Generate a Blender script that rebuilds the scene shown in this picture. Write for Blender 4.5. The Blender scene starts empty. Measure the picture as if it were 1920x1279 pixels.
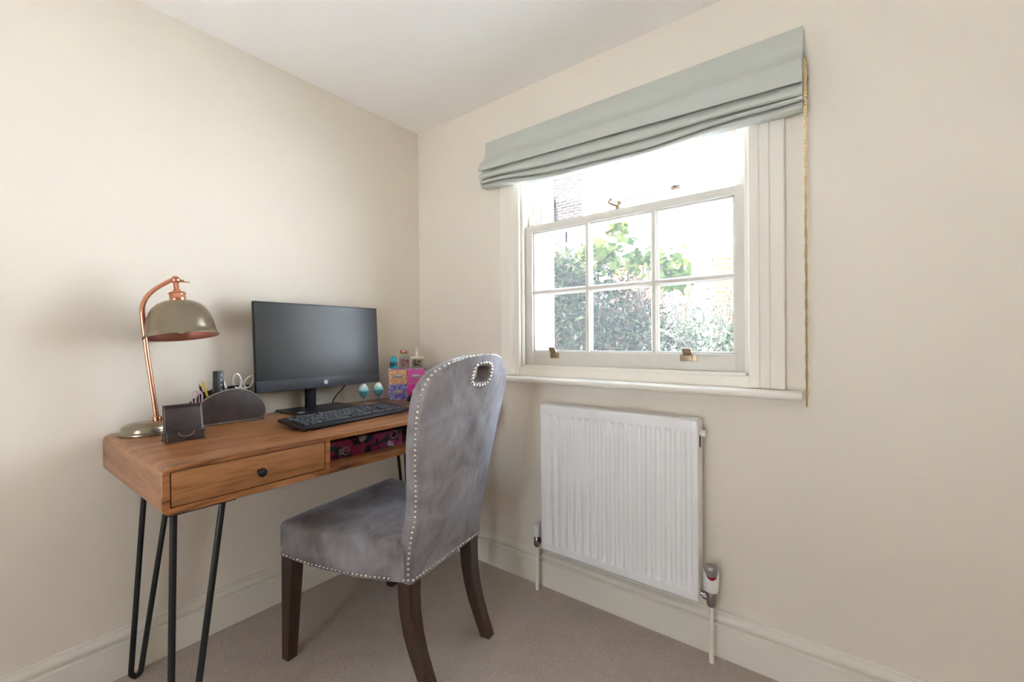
import bpy, bmesh, math, random
from mathutils import Vector, Matrix, noise
S = bpy.context.scene
C = S.collection
PI = math.pi
random.seed(7)

# ------------------------------------------------------------------ camera
yaw, pitch, roll = 0.65166, -0.00207, -0.00674
F = Vector((-math.sin(yaw)*math.cos(pitch), math.cos(yaw)*math.cos(pitch), math.sin(pitch)))
R0 = Vector((math.cos(yaw), math.sin(yaw), 0)); U0 = R0.cross(F)
RR = math.cos(roll)*R0 + math.sin(roll)*U0
UU = -math.sin(roll)*R0 + math.cos(roll)*U0
cd = bpy.data.cameras.new('camera'); cam = bpy.data.objects.new('camera', cd); C.objects.link(cam)
m = Matrix.Identity(4)
for i in range(3):
    m[i][0] = RR[i]; m[i][1] = UU[i]; m[i][2] = -F[i]
m.translation = Vector((1.87016, -1.60196, 1.08))
cam.matrix_world = m
cd.sensor_width = 36; cd.lens = 36*809.137/1920; cd.clip_start = 0.02; cd.clip_end = 200
S.camera = cam

# ------------------------------------------------------------------ world, sun, exposure
w = bpy.data.worlds.new('world'); S.world = w; w.use_nodes = True
nt = w.node_tree; nt.nodes.clear()
tc = nt.nodes.new('ShaderNodeTexCoord'); sp = nt.nodes.new('ShaderNodeSeparateXYZ')
cr = nt.nodes.new('ShaderNodeValToRGB'); bg = nt.nodes.new('ShaderNodeBackground'); ou = nt.nodes.new('ShaderNodeOutputWorld')
mr = nt.nodes.new('ShaderNodeMapRange'); mr.inputs[1].default_value = -1; mr.inputs[2].default_value = 1
nt.links.new(tc.outputs['Generated'], sp.inputs[0]); nt.links.new(sp.outputs[2], mr.inputs[0])
nt.links.new(mr.outputs[0], cr.inputs[0]); nt.links.new(cr.outputs[0], bg.inputs[0]); nt.links.new(bg.outputs[0], ou.inputs[0])
cr.color_ramp.elements[0].position = 0.46; cr.color_ramp.elements[0].color = (.75, .72, .68, 1)
cr.color_ramp.elements[1].position = 0.95; cr.color_ramp.elements[1].color = (.50, .70, 1.0, 1)
e = cr.color_ramp.elements.new(0.52); e.color = (.80, .90, 1.0, 1)
bg.inputs[1].default_value = 2.5
sd = bpy.data.lights.new('sun', 'SUN'); sun = bpy.data.objects.new('sun', sd); C.objects.link(sun)
sd.energy = 15.0; sd.angle = math.radians(1.0); sd.color = (1.0, .99, .975)
sun.rotation_euler = Vector((0.20, 0.45, -0.87)).to_track_quat('-Z', 'Y').to_euler()
sun.location = (-2, -6, 8)
def portal(name, loc, rot, sx, sy):
    d = bpy.data.lights.new(name, 'AREA'); o = bpy.data.objects.new(name, d); C.objects.link(o)
    d.shape = 'RECTANGLE'; d.size = sx; d.size_y = sy; d.cycles.is_portal = True
    o.location = loc; o.rotation_euler = rot
portal('window_portal', (1.165, 0.33, 1.45), (-PI/2, 0, 0), 1.0, 1.1)
portal('fill_window_portal', (1.44, -3.42, .885), (PI/2, 0, 0), .76, 1.15)
S.view_settings.view_transform = 'Standard'; S.view_settings.look = 'None'
S.view_settings.gamma = 1; S.view_settings.use_curve_mapping = False
S.view_settings.exposure = 2.33
S.cycles.use_denoising = True
S.cycles.max_bounces = 14; S.cycles.diffuse_bounces = 8; S.cycles.glossy_bounces = 5
S.cycles.transparent_max_bounces = 16; S.cycles.transmission_bounces = 8
S.cycles.sample_clamp_indirect = 6; S.cycles.caustics_reflective = False; S.cycles.caustics_refractive = False

# ------------------------------------------------------------------ helpers
WM = {}
def wm(o): return WM.get(o.name, Matrix.Identity(4)) if o else Matrix.Identity(4)
def tag(o, label=None, cat=None, group=None, kind=None):
    if label: o['label'] = label
    if cat: o['category'] = cat
    if group: o['group'] = group
    if kind: o['kind'] = kind
    return o
def thing(name, label, cat, loc=(0, 0, 0), rotz=0, group=None, kind=None, rot=None):
    o = bpy.data.objects.new(name, None); C.objects.link(o)
    o.empty_display_size = .05
    o.location = loc
    eu = rot if rot else (0, 0, rotz)
    o.rotation_euler = eu
    from mathutils import Euler
    WM[o.name] = Matrix.Translation(Vector(loc)) @ Euler(eu).to_matrix().to_4x4()
    return tag(o, label, cat, group, kind)
class MB:
    """collects shapes; local=True means coordinates are already in the parent's space"""
    def __init__(s): s.bm = bmesh.new()
    def _add(s, vs, fs, M=None):
        if M is not None: vs = [M @ Vector(v) for v in vs]
        bv = [s.bm.verts.new(v) for v in vs]
        for f in fs:
            try: s.bm.faces.new([bv[i] for i in f])
            except ValueError: pass
        return s
    def box(s, a, b, M=None, bev=0, seg=2):
        (x0, y0, z0), (x1, y1, z1) = a, b
        if x0 > x1: x0, x1 = x1, x0
        if y0 > y1: y0, y1 = y1, y0
        if z0 > z1: z0, z1 = z1, z0
        t = bmesh.new()
        vs = [t.verts.new(v) for v in ((x0,y0,z0),(x1,y0,z0),(x1,y1,z0),(x0,y1,z0),(x0,y0,z1),(x1,y0,z1),(x1,y1,z1),(x0,y1,z1))]
        for f in ((0,3,2,1),(4,5,6,7),(0,1,5,4),(1,2,6,5),(2,3,7,6),(3,0,4,7)): t.faces.new([vs[i] for i in f])
        if bev: bmesh.ops.bevel(t, geom=t.edges[:], offset=bev, segments=seg, profile=.5, affect='EDGES')
        return s.merge(t, M)
    def merge(s, t, M=None):
        t.verts.index_update()
        vs = [v.co.copy() for v in t.verts]; fs = [[v.index for v in f.verts] for f in t.faces]
        t.free(); return s._add(vs, fs, M)
    def loft(s, rings, M=None, closed=True, caps=(True, True)):
        n = len(rings[0]); vs = [v for r in rings for v in r]; fs = []
        for i in range(len(rings)-1):
            for j in range(n if closed else n-1):
                k = (j+1) % n
                fs.append((i*n+j, i*n+k, (i+1)*n+k, (i+1)*n+j))
        if closed and caps[0]: fs.append(tuple(range(n))[::-1])
        if closed and caps[1]: fs.append(tuple((len(rings)-1)*n+j for j in range(n)))
        return s._add(vs, fs, M)
    def lathe(s, prof, n=24, M=None, caps=(True, True)):
        return s.loft([[(r*math.cos(2*PI*j/n), r*math.sin(2*PI*j/n), z) for j in range(n)] for r, z in prof], M, caps=caps)
    def cyl(s, p, q, r, r2=None, n=16):
        p, q = Vector(p), Vector(q); d = q-p
        M = Matrix.Translation(p) @ d.to_track_quat('Z', 'Y').to_matrix().to_4x4()
        return s.lathe([(r, 0), (r if r2 is None else r2, d.length)], n, M)
    def tube(s, pts, r, n=10, M=None, closed=False, flat=1.0):
        pts = [Vector(p) for p in pts]; rings = []; N = len(pts); up = None
        for i, p in enumerate(pts):
            a = pts[(i-1) % N] if (closed or i > 0) else p
            b = pts[(i+1) % N] if (closed or i < N-1) else p
            t = (b-a).normalized()
            if up is None:
                up = Vector((0, 0, 1)) if abs(t.z) < .9 else Vector((1, 0, 0))
            x = t.cross(up).normalized(); up = x.cross(t).normalized()
            rr = r[i] if isinstance(r, (list, tuple)) else r
            rings.append([p + x*rr*math.cos(2*PI*j/n) + up*rr*flat*math.sin(2*PI*j/n) for j in range(n)])
        if closed:
            rings.append(rings[0]); return s.loft(rings, M, caps=(False, False))
        return s.loft(rings, M)
    def prism(s, poly, axis, a, b, M=None, nseg=1):
        """poly = 2D points; axis = extrusion axis index"""
        rings = []
        for k in range(nseg+1):
            t = a+(b-a)*k/nseg
            ring = []
            for u, v in poly:
                p = [0, 0, 0]; p[axis] = t
                o = [i for i in range(3) if i != axis]
                p[o[0]] = u; p[o[1]] = v; ring.append(tuple(p))
            rings.append(ring)
        return s.loft(rings, M)
    def ball(s, c, r, n=12, m=8, M=None, sc=(1, 1, 1)):
        c = Vector(c)
        prof = [(max(1e-4, r*math.sin(PI*i/m)), -r*math.cos(PI*i/m)) for i in range(m+1)]
        T = Matrix.Translation(c) @ Matrix.Diagonal((*sc, 1))
        return s.lathe(prof, n, (M @ T) if M is not None else T)
    def build(s, name, mat, parent=None, smooth=True, angle=35, local=False, bev=0, label=None):
        bm = s.bm
        bmesh.ops.remove_doubles(bm, verts=bm.verts[:], dist=1e-6)
        bmesh.ops.recalc_face_normals(bm, faces=bm.faces[:])
        if not local:
            bm.transform(wm(parent).inverted())
        if bev:
            ed = [e_ for e_ in bm.edges if len(e_.link_faces) == 2 and e_.calc_face_angle(0) > .6]
            bmesh.ops.bevel(bm, geom=ed, offset=bev, segments=2, profile=.5, affect='EDGES')
        me = bpy.data.meshes.new(name)
        if smooth:
            for f in bm.faces: f.smooth = True
            lim = math.radians(angle)
            for e_ in bm.edges:
                if len(e_.link_faces) == 2 and e_.calc_face_angle(0) > lim: e_.smooth = False
        bm.to_mesh(me); bm.free()
        if isinstance(mat, (list, tuple)):
            for q in mat: me.materials.append(q)
        else: me.materials.append(mat)
        o = bpy.data.objects.new(name, me); C.objects.link(o)
        if parent: o.parent = parent
        WM[o.name] = wm(parent).copy()
        if label: o['label'] = label
        return o
def arc(c, r, a0, a1, n, plane='yz', x=0):
    out = []
    for i in range(n+1):
        a = a0+(a1-a0)*i/n; u = c[0]+r*math.cos(a); v = c[1]+r*math.sin(a)
        out.append({'yz': (x, u, v), 'xz': (u, x, v), 'xy': (u, v, x)}[plane])
    return out
def smooth_path(pts, k=6):
    P = [Vector(p) for p in pts]; out = []
    for i in range(len(P)-1):
        p0 = P[max(0, i-1)]; p1 = P[i]; p2 = P[i+1]; p3 = P[min(len(P)-1, i+2)]
        for j in range(k):
            t = j/k
            out.append(.5*((2*p1)+(-p0+p2)*t+(2*p0-5*p1+4*p2-p3)*t*t+(-p0+3*p1-3*p2+p3)*t**3))
    out.append(P[-1]); return out
def interp(tab, x):
    if x <= tab[0][0]: return tab[0][1]
    for (a, b), (c, d) in zip(tab[:-1], tab[1:]):
        if x <= c: return b+(d-b)*(x-a)/(c-a)
    return tab[-1][1]
def text_mesh(txt, size, M, extr=.0003, shear=0):
    cu = bpy.data.curves.new('t', 'FONT'); cu.body = txt; cu.size = size; cu.extrude = extr; cu.shear = shear
    cu.align_x = 'CENTER'; cu.align_y = 'CENTER'; cu.resolution_u = 4
    o = bpy.data.objects.new('t', cu); C.objects.link(o)
    dg = bpy.context.evaluated_depsgraph_get(); dg.update()
    me = bpy.data.meshes.new_from_object(o.evaluated_get(dg))
    t = bmesh.new(); t.from_mesh(me); bpy.data.meshes.remove(me)
    bpy.data.objects.remove(o); bpy.data.curves.remove(cu)
    t.transform(M); return t

# ------------------------------------------------------------------ materials
def mat(name, col, rough=.5, metal=0, spec=.5, sheen=0, coat=0, **k):
    m_ = bpy.data.materials.new(name); m_.use_nodes = True
    b = m_.node_tree.nodes['Principled BSDF']
    b.inputs['Base Color'].default_value = (*col, 1); b.inputs['Roughness'].default_value = rough
    b.inputs['Metallic'].default_value = metal; b.inputs['Specular IOR Level'].default_value = spec
    b.inputs['Sheen Weight'].default_value = sheen; b.inputs['Coat Weight'].default_value = coat
    for kk, v in k.items(): b.inputs[kk.replace('_', ' ')].default_value = v
    return m_
def N(m_, t, **k):
    n = m_.node_tree.nodes.new(t)
    for kk, v in k.items():
        if kk.startswith('i_'): n.inputs[kk[2:].replace('_', ' ')].default_value = v
        else: setattr(n, kk, v)
    return n
def L(m_, a, b): m_.node_tree.links.new(a, b)
def coords(m_, scale=(1, 1, 1), rot=(0, 0, 0)):
    t = N(m_, 'ShaderNodeTexCoord'); mp = N(m_, 'ShaderNodeMapping')
    mp.inputs['Scale'].default_value = scale; mp.inputs['Rotation'].default_value = rot
    L(m_, t.outputs['Object'], mp.inputs[0]); return mp.outputs[0]
def bump(m_, h, strength=.2, dist=.002):
    b = N(m_, 'ShaderNodeBump'); b.inputs['Strength'].default_value = strength; b.inputs['Distance'].default_value = dist
    L(m_, h, b.inputs['Height']); L(m_, b.outputs[0], m_.node_tree.nodes['Principled BSDF'].inputs['Normal'])
def ramp(m_, f, stops):
    r = N(m_, 'ShaderNodeValToRGB'); el = r.color_ramp.elements
    el[0].position, el[0].color = stops[0][0], (*stops[0][1], 1); el[1].position, el[1].color = stops[-1][0], (*stops[-1][1], 1)
    for p_, c_ in stops[1:-1]:
        q = el.new(p_); q.color = (*c_, 1)
    L(m_, f, r.inputs[0]); return r
def BC(m_): return m_.node_tree.nodes['Principled BSDF'].inputs['Base Color']

def paint(name, col, rough=.85, amt=.12):
    m_ = mat(name, col, rough, spec=.3)
    n = N(m_, 'ShaderNodeTexNoise', i_Scale=180.0, i_Detail=3.0); L(m_, coords(m_), n.inputs[0]); bump(m_, n.outputs[0], amt, .0006)
    return m_
M_wall = paint('wall_paint', (.80, .74, .645), .55)
M_ceil = paint('ceiling_paint', (.93, .92, .90), .9)
M_trim = paint('trim_paint', (.82, .78, .70), .38, .03)
M_render0 = paint('white_render_house', (.80, .78, .74), .9, .05)
M_sash = paint('sash_paint', (.71, .68, .62), .35, .03)
M_dark = mat('black_plastic', (.012, .013, .015), .38)
M_key = mat('key_plastic', (.006, .008, .015), .42)
M_metal = mat('black_steel', (.008, .008, .009), .42, 0, .5)
M_chrome = mat('chrome', (.78, .78, .78), .18, 1)
M_nickel = mat('nickel', (.66, .63, .58), .17, 1)
M_pull = mat('dull_nickel', (.34, .33, .32), .3, 1)
M_steel = mat('pewter_metal', (.28, .26, .24), .32, 1)
M_brassh = mat('aged_brass', (.42, .33, .22), .4, 1)
M_white = mat('radiator_enamel', (.87, .87, .88), .28)
M_whitep = mat('white_plastic', (.84, .83, .81), .4)
M_red = mat('red_plastic', (.32, .006, .03), .35)
M_void = mat('dark_slot', (.05, .05, .05), .9)

def carpet():
    m_ = mat('carpet', (.4, .33, .28), .95, spec=.15, sheen=.35)
    c = coords(m_)
    v = N(m_, 'ShaderNodeTexVoronoi', i_Scale=330.0); L(m_, c, v.inputs['Vector'])
    n = N(m_, 'ShaderNodeTexNoise', i_Scale=9.0, i_Detail=6.0); L(m_, c, n.inputs[0])
    n2 = N(m_, 'ShaderNodeTexNoise', i_Scale=260.0, i_Detail=2.0); L(m_, c, n2.inputs[0])
    ad = N(m_, 'ShaderNodeMath', operation='ADD'); L(m_, n2.outputs[0], ad.inputs[0]); L(m_, v.outputs['Distance'], ad.inputs[1])
    r = ramp(m_, ad.outputs[0], [(.5, (.76, .64, .56)), (1.15, (.47, .385, .33))])
    r.color_ramp.elements[1].position = 1.0
    mx = N(m_, 'ShaderNodeMixRGB', blend_type='MULTIPLY'); mx.inputs[0].default_value = .35
    r2 = ramp(m_, n.outputs[0], [(.35, (.82, .82, .82)), (.65, (1, 1, 1))])
    L(m_, r.outputs[0], mx.inputs[1]); L(m_, r2.outputs[0], mx.inputs[2]); L(m_, mx.outputs[0], BC(m_))
    bump(m_, ad.outputs[0], .8, .003)
    return m_
M_carpet = carpet()
def wood(name, c0, c1, c2, scale=1, along='y', rough=.38, coat=.25):
    m_ = mat(name, c1, rough, coat=coat); m_.node_tree.nodes['Principled BSDF'].inputs['Coat Roughness'].default_value = .3
    s_ = {'y': (14, 1.3, 14), 'x': (1.3, 14, 14), 'z': (14, 14, 1.3)}[along]
    c = coords(m_, tuple(q*scale for q in s_))
    n = N(m_, 'ShaderNodeTexNoise', i_Scale=1.6, i_Detail=8.0, i_Roughness=.62, i_Distortion=.9); L(m_, c, n.inputs[0])
    f = coords(m_, tuple(q*scale*9 for q in s_))
    n2 = N(m_, 'ShaderNodeTexNoise', i_Scale=1.6, i_Detail=4.0); L(m_, f, n2.inputs[0])
    mx = N(m_, 'ShaderNodeMath', operation='MULTIPLY_ADD'); L(m_, n2.outputs[0], mx.inputs[0]); mx.inputs[1].default_value = .42; L(m_, n.outputs[0], mx.inputs[2])
    r = ramp(m_, mx.outputs[0], [(.50, c0), (.66, c1), (.88, c2)])
    L(m_, r.outputs[0], BC(m_)); bump(m_, n2.outputs[0], .15, .0008)
    return m_
M_wood = wood('acacia_wood', (.080, .024, .007), (.275, .098, .028), (.45, .200, .068))
M_woodx = wood('acacia_wood_cross', (.15, .055, .022), (.27, .108, .045), (.40, .18, .080), along='x')
M_drawer = wood('drawer_wood', (.135, .050, .015), (.285, .112, .034), (.41, .18, .062), scale=.8)
M_leg = wood('dark_walnut', (.014, .007, .004), (.035, .016, .009), (.07, .034, .018), along='z', rough=.3)

def velvet():
    m_ = mat('grey_velvet', (.22, .20, .21), .75, spec=.25)
    b = m_.node_tree.nodes['Principled BSDF']
    b.inputs['Sheen Roughness'].default_value = .32
    b.inputs['Sheen Tint'].default_value = (.72, .82, 1.0, 1)
    c = coords(m_)
    n = N(m_, 'ShaderNodeTexNoise', i_Scale=6.5, i_Detail=3.0, i_Distortion=.8); L(m_, c, n.inputs[0])
    n2 = N(m_, 'ShaderNodeTexNoise', i_Scale=28.0, i_Detail=5.0, i_Distortion=1.3); L(m_, coords(m_, (1, 1, .35)), n2.inputs[0])
    mx = N(m_, 'ShaderNodeMath', operation='MULTIPLY_ADD'); L(m_, n2.outputs[0], mx.inputs[0]); mx.inputs[1].default_value = .35; L(m_, n.outputs[0], mx.inputs[2])
    r = ramp(m_, mx.outputs[0], [(.46, (.175, .155, .155)), (.66, (.262, .24, .252)), (.88, (.35, .335, .365))])
    L(m_, r.outputs[0], BC(m_))
    mp = N(m_, 'ShaderNodeMapRange'); mp.inputs[1].default_value = .5; mp.inputs[2].default_value = .9
    mp.inputs[3].default_value = .45; mp.inputs[4].default_value = 1.0
    L(m_, mx.outputs[0], mp.inputs[0]); L(m_, mp.outputs[0], b.inputs['Sheen Weight'])
    f = N(m_, 'ShaderNodeTexNoise', i_Scale=500.0); L(m_, c, f.inputs[0])
    hb = N(m_, 'ShaderNodeMath', operation='MULTIPLY_ADD'); L(m_, f.outputs[0], hb.inputs[0]); hb.inputs[1].default_value = .15; L(m_, mx.outputs[0], hb.inputs[2])
    bump(m_, hb.outputs[0], .35, .004)
    return m_
M_velvet = velvet()
def linen():
    m_ = mat('duck_egg_linen', (.55, .58, .54), .85, spec=.2, sheen=.15)
    a = N(m_, 'ShaderNodeTexWave', i_Scale=260.0, i_Distortion=2.0); L(m_, coords(m_), a.inputs[0])
    b_ = N(m_, 'ShaderNodeTexWave', i_Scale=260.0, i_Distortion=2.0, bands_direction='Z'); L(m_, coords(m_), b_.inputs[0])
    ad = N(m_, 'ShaderNodeMath', operation='ADD'); L(m_, a.outputs[1], ad.inputs[0]); L(m_, b_.outputs[1], ad.inputs[1])
    r = ramp(m_, ad.outputs[0], [(.2, (.48, .50, .46)), (.95, (.575, .595, .55))]); L(m_, r.outputs[0], BC(m_))
    bump(m_, ad.outputs[0], .25, .0008); return m_
M_linen = linen()
def brushed(name, col, rough, axis_scale=(4, 4, 90)):
    m_ = mat(name, col, rough, 1)
    n = N(m_, 'ShaderNodeTexNoise', i_Scale=5.0, i_Detail=4.0); L(m_, coords(m_, axis_scale), n.inputs[0])
    mp = N(m_, 'ShaderNodeMapRange'); mp.inputs[3].default_value = rough-.08; mp.inputs[4].default_value = rough+.12
    L(m_, n.outputs[0], mp.inputs[0]); L(m_, mp.outputs[0], m_.node_tree.nodes['Principled BSDF'].inputs['Roughness'])
    return m_
M_shade = mat('antique_brass', (.31, .27, .205), .30, 1)
M_copper = brushed('copper', (.70, .33, .21), .22)
M_copin = mat('shade_lining', (.40, .16, .11), .45, .6)
def leather():
    m_ = mat('brown_leather', (.035, .024, .022), .42)
    v = N(m_, 'ShaderNodeTexVoronoi', i_Scale=420.0); L(m_, coords(m_), v.inputs['Vector']); bump(m_, v.outputs[0], .35, .0008)
    n = N(m_, 'ShaderNodeTexNoise', i_Scale=25.0, i_Detail=3.0); L(m_, coords(m_), n.inputs[0])
    r = ramp(m_, n.outputs[0], [(.35, (.026, .018, .017)), (.7, (.050, .035, .032))]); L(m_, r.outputs[0], BC(m_)); return m_
M_leather = leather()
M_stitch = mat('stitching', (.62, .58, .52), .7)
M_screen = mat('screen_glass', (.012, .014, .017), .27, 0, .5, IOR=1.62)
M_bezel = mat('bezel', (.045, .052, .068), .42)
M_logo = mat('logo_silver', (.75, .76, .78), .25, .6)
def glass(name, tint=(1, 1, 1), gl=.08, film=0.0, film_col=(.85, .9, .95), grade=False):
    m_ = bpy.data.materials.new(name); m_.use_nodes = True; t = m_.node_tree; t.nodes.clear()
    o = t.nodes.new('ShaderNodeOutputMaterial'); tr = t.nodes.new('ShaderNodeBsdfTransparent'); tr.inputs[0].default_value = (*tint, 1)
    g = t.nodes.new('ShaderNodeBsdfGlossy'); g.inputs['Roughness'].default_value = .03
    lw = t.nodes.new('ShaderNodeLayerWeight'); lw.inputs[0].default_value = .25
    mm = t.nodes.new('ShaderNodeMath'); mm.operation = 'MULTIPLY'; mm.inputs[1].default_value = gl*4; t.links.new(lw.outputs['Facing'], mm.inputs[0])
    mx = t.nodes.new('ShaderNodeMixShader'); t.links.new(mm.outputs[0], mx.inputs[0]); t.links.new(tr.outputs[0], mx.inputs[1]); t.links.new(g.outputs[0], mx.inputs[2])
    last = mx.outputs[0]
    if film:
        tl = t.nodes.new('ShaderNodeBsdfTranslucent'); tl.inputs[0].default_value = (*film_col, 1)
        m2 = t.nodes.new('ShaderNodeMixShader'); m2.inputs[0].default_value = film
        if grade:   # dirt film with glare haze painted in, thicker towards the sill
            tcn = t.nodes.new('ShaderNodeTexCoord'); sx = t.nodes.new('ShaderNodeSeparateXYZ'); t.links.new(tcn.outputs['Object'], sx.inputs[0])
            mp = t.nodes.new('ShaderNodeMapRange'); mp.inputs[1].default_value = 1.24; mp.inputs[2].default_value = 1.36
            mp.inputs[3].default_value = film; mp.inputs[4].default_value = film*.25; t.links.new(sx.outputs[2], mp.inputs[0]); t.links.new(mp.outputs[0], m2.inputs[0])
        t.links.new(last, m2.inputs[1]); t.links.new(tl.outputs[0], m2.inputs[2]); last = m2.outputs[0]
    t.links.new(last, o.inputs[0]); return m_
M_glass = glass('window_glass')
M_glass_low = glass('window_glass_dust_glare', film=.018, grade=True)
M_jar = glass('jar_glass', (.97, .98, .98), gl=.12)
M_cup = glass('cup_glass', (.93, .95, .97), gl=.22, film=.30, film_col=(.9, .93, .96))

# ------------------------------------------------------------------ room shell
H = 2.228; X1 = 3.3; Y1 = -3.3
WX0, WX1, WZ0, WZ1 = .695, 1.638, .945, 2.02      # window opening in the wall
def struct(name, mb, m_, parent=None, **k):
    o = mb.build(name, m_, parent, **k)
    if not parent: o['kind'] = 'structure'
    return o
struct('floor', MB().box((-.02, Y1-.1, -.1), (X1+.1, .02, 0)), M_carpet, smooth=False)
struct('ceiling', MB().box((-.2, Y1-.2, H), (X1+.2, .3, H+.15)), M_ceil, smooth=False)
struct('wall_left', MB().box((-.2, Y1-.2, -.1), (0, .3, H)), M_wall, smooth=False)
b = MB()
b.box((0, 0, -.1), (WX0, .3, H)).box((WX1, 0, -.1), (X1+.2, .3, H)).box((WX0, 0, -.1), (WX1, .3, WZ0)).box((WX0, 0, WZ1), (WX1, .3, H))
struct('wall_back', b, M_wall, smooth=False)
# wall on the camera's right, and the wall behind the camera with an added fill window
struct('wall_right', MB().box((X1, Y1-.2, -.1), (X1+.2, .3, H)), M_wall, smooth=False)
GX0, GX1, GZ0, GZ1 = 1.1, 1.78, .35, 1.42
b = MB().box((0, Y1-.2, -.1), (GX0, Y1, H)).box((GX1, Y1-.2, -.1), (X1, Y1, H)).box((GX0, Y1-.2, GZ1), (GX1, Y1, H)).box((GX0, Y1-.2, -.1), (GX1, Y1, GZ0))
struct('wall_front', b, M_wall, smooth=False)
# upper storey of the same house, unseen, height set to shade the shrubs
b = MB().box((-5, Y1-.2, H+.15), (7, .3, 4.8)).box((-5, Y1-.2, -.45), (-.2, .3, H+.15)).box((X1+.2, Y1-.2, -.45), (7, .3, H+.15))
struct('wall_outside', b, M_render0, smooth=False)
prof = [(0, .152), (.006, .152), (.008, .1495), (.008, .1465), (.005, .1455), (.005, .1435), (.010, .141), (.016, .136), (.0185, .129), (.0175, .122), (.013, .116), (.007, .1125), (.006, .1095), (.016, .1085), (.019, .106), (.019, 0), (0, 0)]
b = MB().prism([(t, z) for t, z in prof], 1, Y1, 0)
struct('baseboard_left', b, M_trim, angle=50)
b = MB().prism([(-t, z) for t, z in prof], 0, .0, X1)
b.box((1.142, -.0195, 0), (1.1428, -.010, .108))
struct('baseboard_back', b, M_trim, angle=50)

# ------------------------------------------------------------------ window_1
win = thing('window_1', None, None, (1.165, 0, .955), kind='structure')
def casing_prof():   # distance from inner edge -> projection
    return [(0, 0), (0, .012), (.004, .016), (.030, .016), (.034, .010), (.040, .013), (.052, .022), (.060, .022), (.064, .016), (.072, .020), (.100, .026), (.103, .024), (.103, 0)]
b = MB()
b.prism([(.703-t, -p_) for t, p_ in casing_prof()], 2, .92, 2.0)
b.prism([(1.629+t, -p_) for t, p_ in casing_prof()], 2, .92, 2.0)
b.box((.600, -.014, 1.93), (1.732, 0, 2.0))
b.box((.688, -.0125, .915), (1.645, 0, .955))
b.build('casing', M_trim, win, angle=40)
b = MB()
pr = [(.0, .918)]+[(-.062-.012*math.sin(a), .905+.0125*math.cos(a)) for a in [i*PI/8 for i in range(9)]]+[(0, .893)]
b.prism(pr, 0, .56, 1.778)
b.build('sill', M_trim, win, angle=60)
b = MB()      # box frame lining, stop beads and parting beads
for x0, x1, s_ in ((.695, .703, 1), (1.638, 1.629, -1)):
    b.box((x0, -.001, .945), (x1, .16, 2.02))
    b.box((x1, .0, .955), (x1+s_*.012, .018, 2.0), bev=.003)
    b.box((x1, .078, .955), (x1+s_*.010, .084, 2.0))
    b.box((x1, .13, .945), (x1+s_*.030, .16, 2.0), bev=.002)
b.box((.703, .0, .945), (1.629, .018, .967), bev=.003)
b.box((.703, -.001, 1.99), (1.629, .16, 2.02))
b.box((.703, .018, .945), (1.629, .20, .957))
b.build('frame', M_trim, win, smooth=False)
gl = (.7495, 1.5835); mun = (1.027, 1.306)
def sash(y0, y1, z0, z1, rail_b, rail_t, zbars, name, horn=False):
    b = MB(); xs0, xs1 = .7045, 1.6275
    b.box((xs0, y0, z0), (gl[0], y1, z1), bev=.002); b.box((gl[1], y0, z0), (xs1, y1, z1), bev=.002)
    b.box((gl[0]-.002, y0, z0), (gl[1]+.002, y1, z0+rail_b), bev=.002); b.box((gl[0]-.002, y0, z1-rail_t), (gl[1]+.002, y1, z1), bev=.002)
    yc = (y0+y1)/2
    bars = [((x-.009, x+.009), (z0+rail_b-.002, z1-rail_t+.002)) for x in mun]
    def bar(x0, x1, za, zb, vert):
        if vert:
            xc = (x0+x1)/2
            poly = [(xc-.006, y0+.002), (xc+.006, y0+.002), (xc+.0095, y0+.010), (xc+.0135, y0+.014), (xc+.0135, yc+.006), (xc+.008, y1-.004), (xc-.008, y1-.004), (xc-.0135, yc+.006), (xc-.0135, y0+.014), (xc-.0095, y0+.010)]
            b.prism(poly, 2, za, zb)
        else:
            zc = (za+zb)/2
            poly = [(y0+.0021, zc-.006), (y0+.0021, zc+.006), (y0+.010, zc+.0095), (y0+.014, zc+.0135), (yc+.006, zc+.0135), (y1-.004, zc+.008), (y1-.004, zc-.008), (yc+.006, zc-.0135), (y0+.014, zc-.0135), (y0+.010, zc-.0095)]
            b.prism(poly, 0, x0, x1)
    for (x0, x1), (za, zb) in bars: bar(x0, x1, za, zb, True)
    for z in zbars: bar(gl[0]-.002, gl[1]+.002, z-.009, z+.009, False)
    # stepped inner moulding round the glazing
    for x0, x1 in ((gl[0]-.001, gl[0]+.007), (gl[1]-.007, gl[1]+.001)): b.box((x0, y0+.010, z0+rail_b-.001), (x1, yc+.004, z1-rail_t+.001), bev=.0015)
    b.box((gl[0], y0+.010, z0+rail_b-.001), (gl[1], yc+.004, z0+rail_b+.007), bev=.0015)
    b.box((gl[0], y0+.010, z1-rail_t-.007), (gl[1], yc+.004, z1-rail_t+.001), bev=.0015)
    if horn:
        for x0, x1 in ((xs0, xs0+.035), (xs1-.035, xs1)):
            pass
    return b.build(name, M_sash, win, angle=40)
lo = sash(.022, .066, .957, 1.600, .070, .030, (1.295,), 'lower_sash')
up = sash(.086, .130, 1.575, 1.99, .034, .045, (), 'upper_sash')
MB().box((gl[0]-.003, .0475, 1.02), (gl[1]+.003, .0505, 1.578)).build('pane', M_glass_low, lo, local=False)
MB().box((gl[0]-.003, .1115, 1.60), (gl[1]+.003, .1145, 1.952)).build('pane', M_glass, up)
b = MB()       # curved horns of the upper sash hanging down past the meeting rail
for xc in (.722, 1.610):
    pts = [(.060, 1.60), (.060, 1.642), (.064, 1.655), (.072, 1.660), (.082, 1.662), (.085, 1.66), (.085, 1.60)]
    b.prism(pts, 0, xc-.014, xc+.014)
b.build('sash_horn', M_sash, lo, angle=50)
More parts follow.
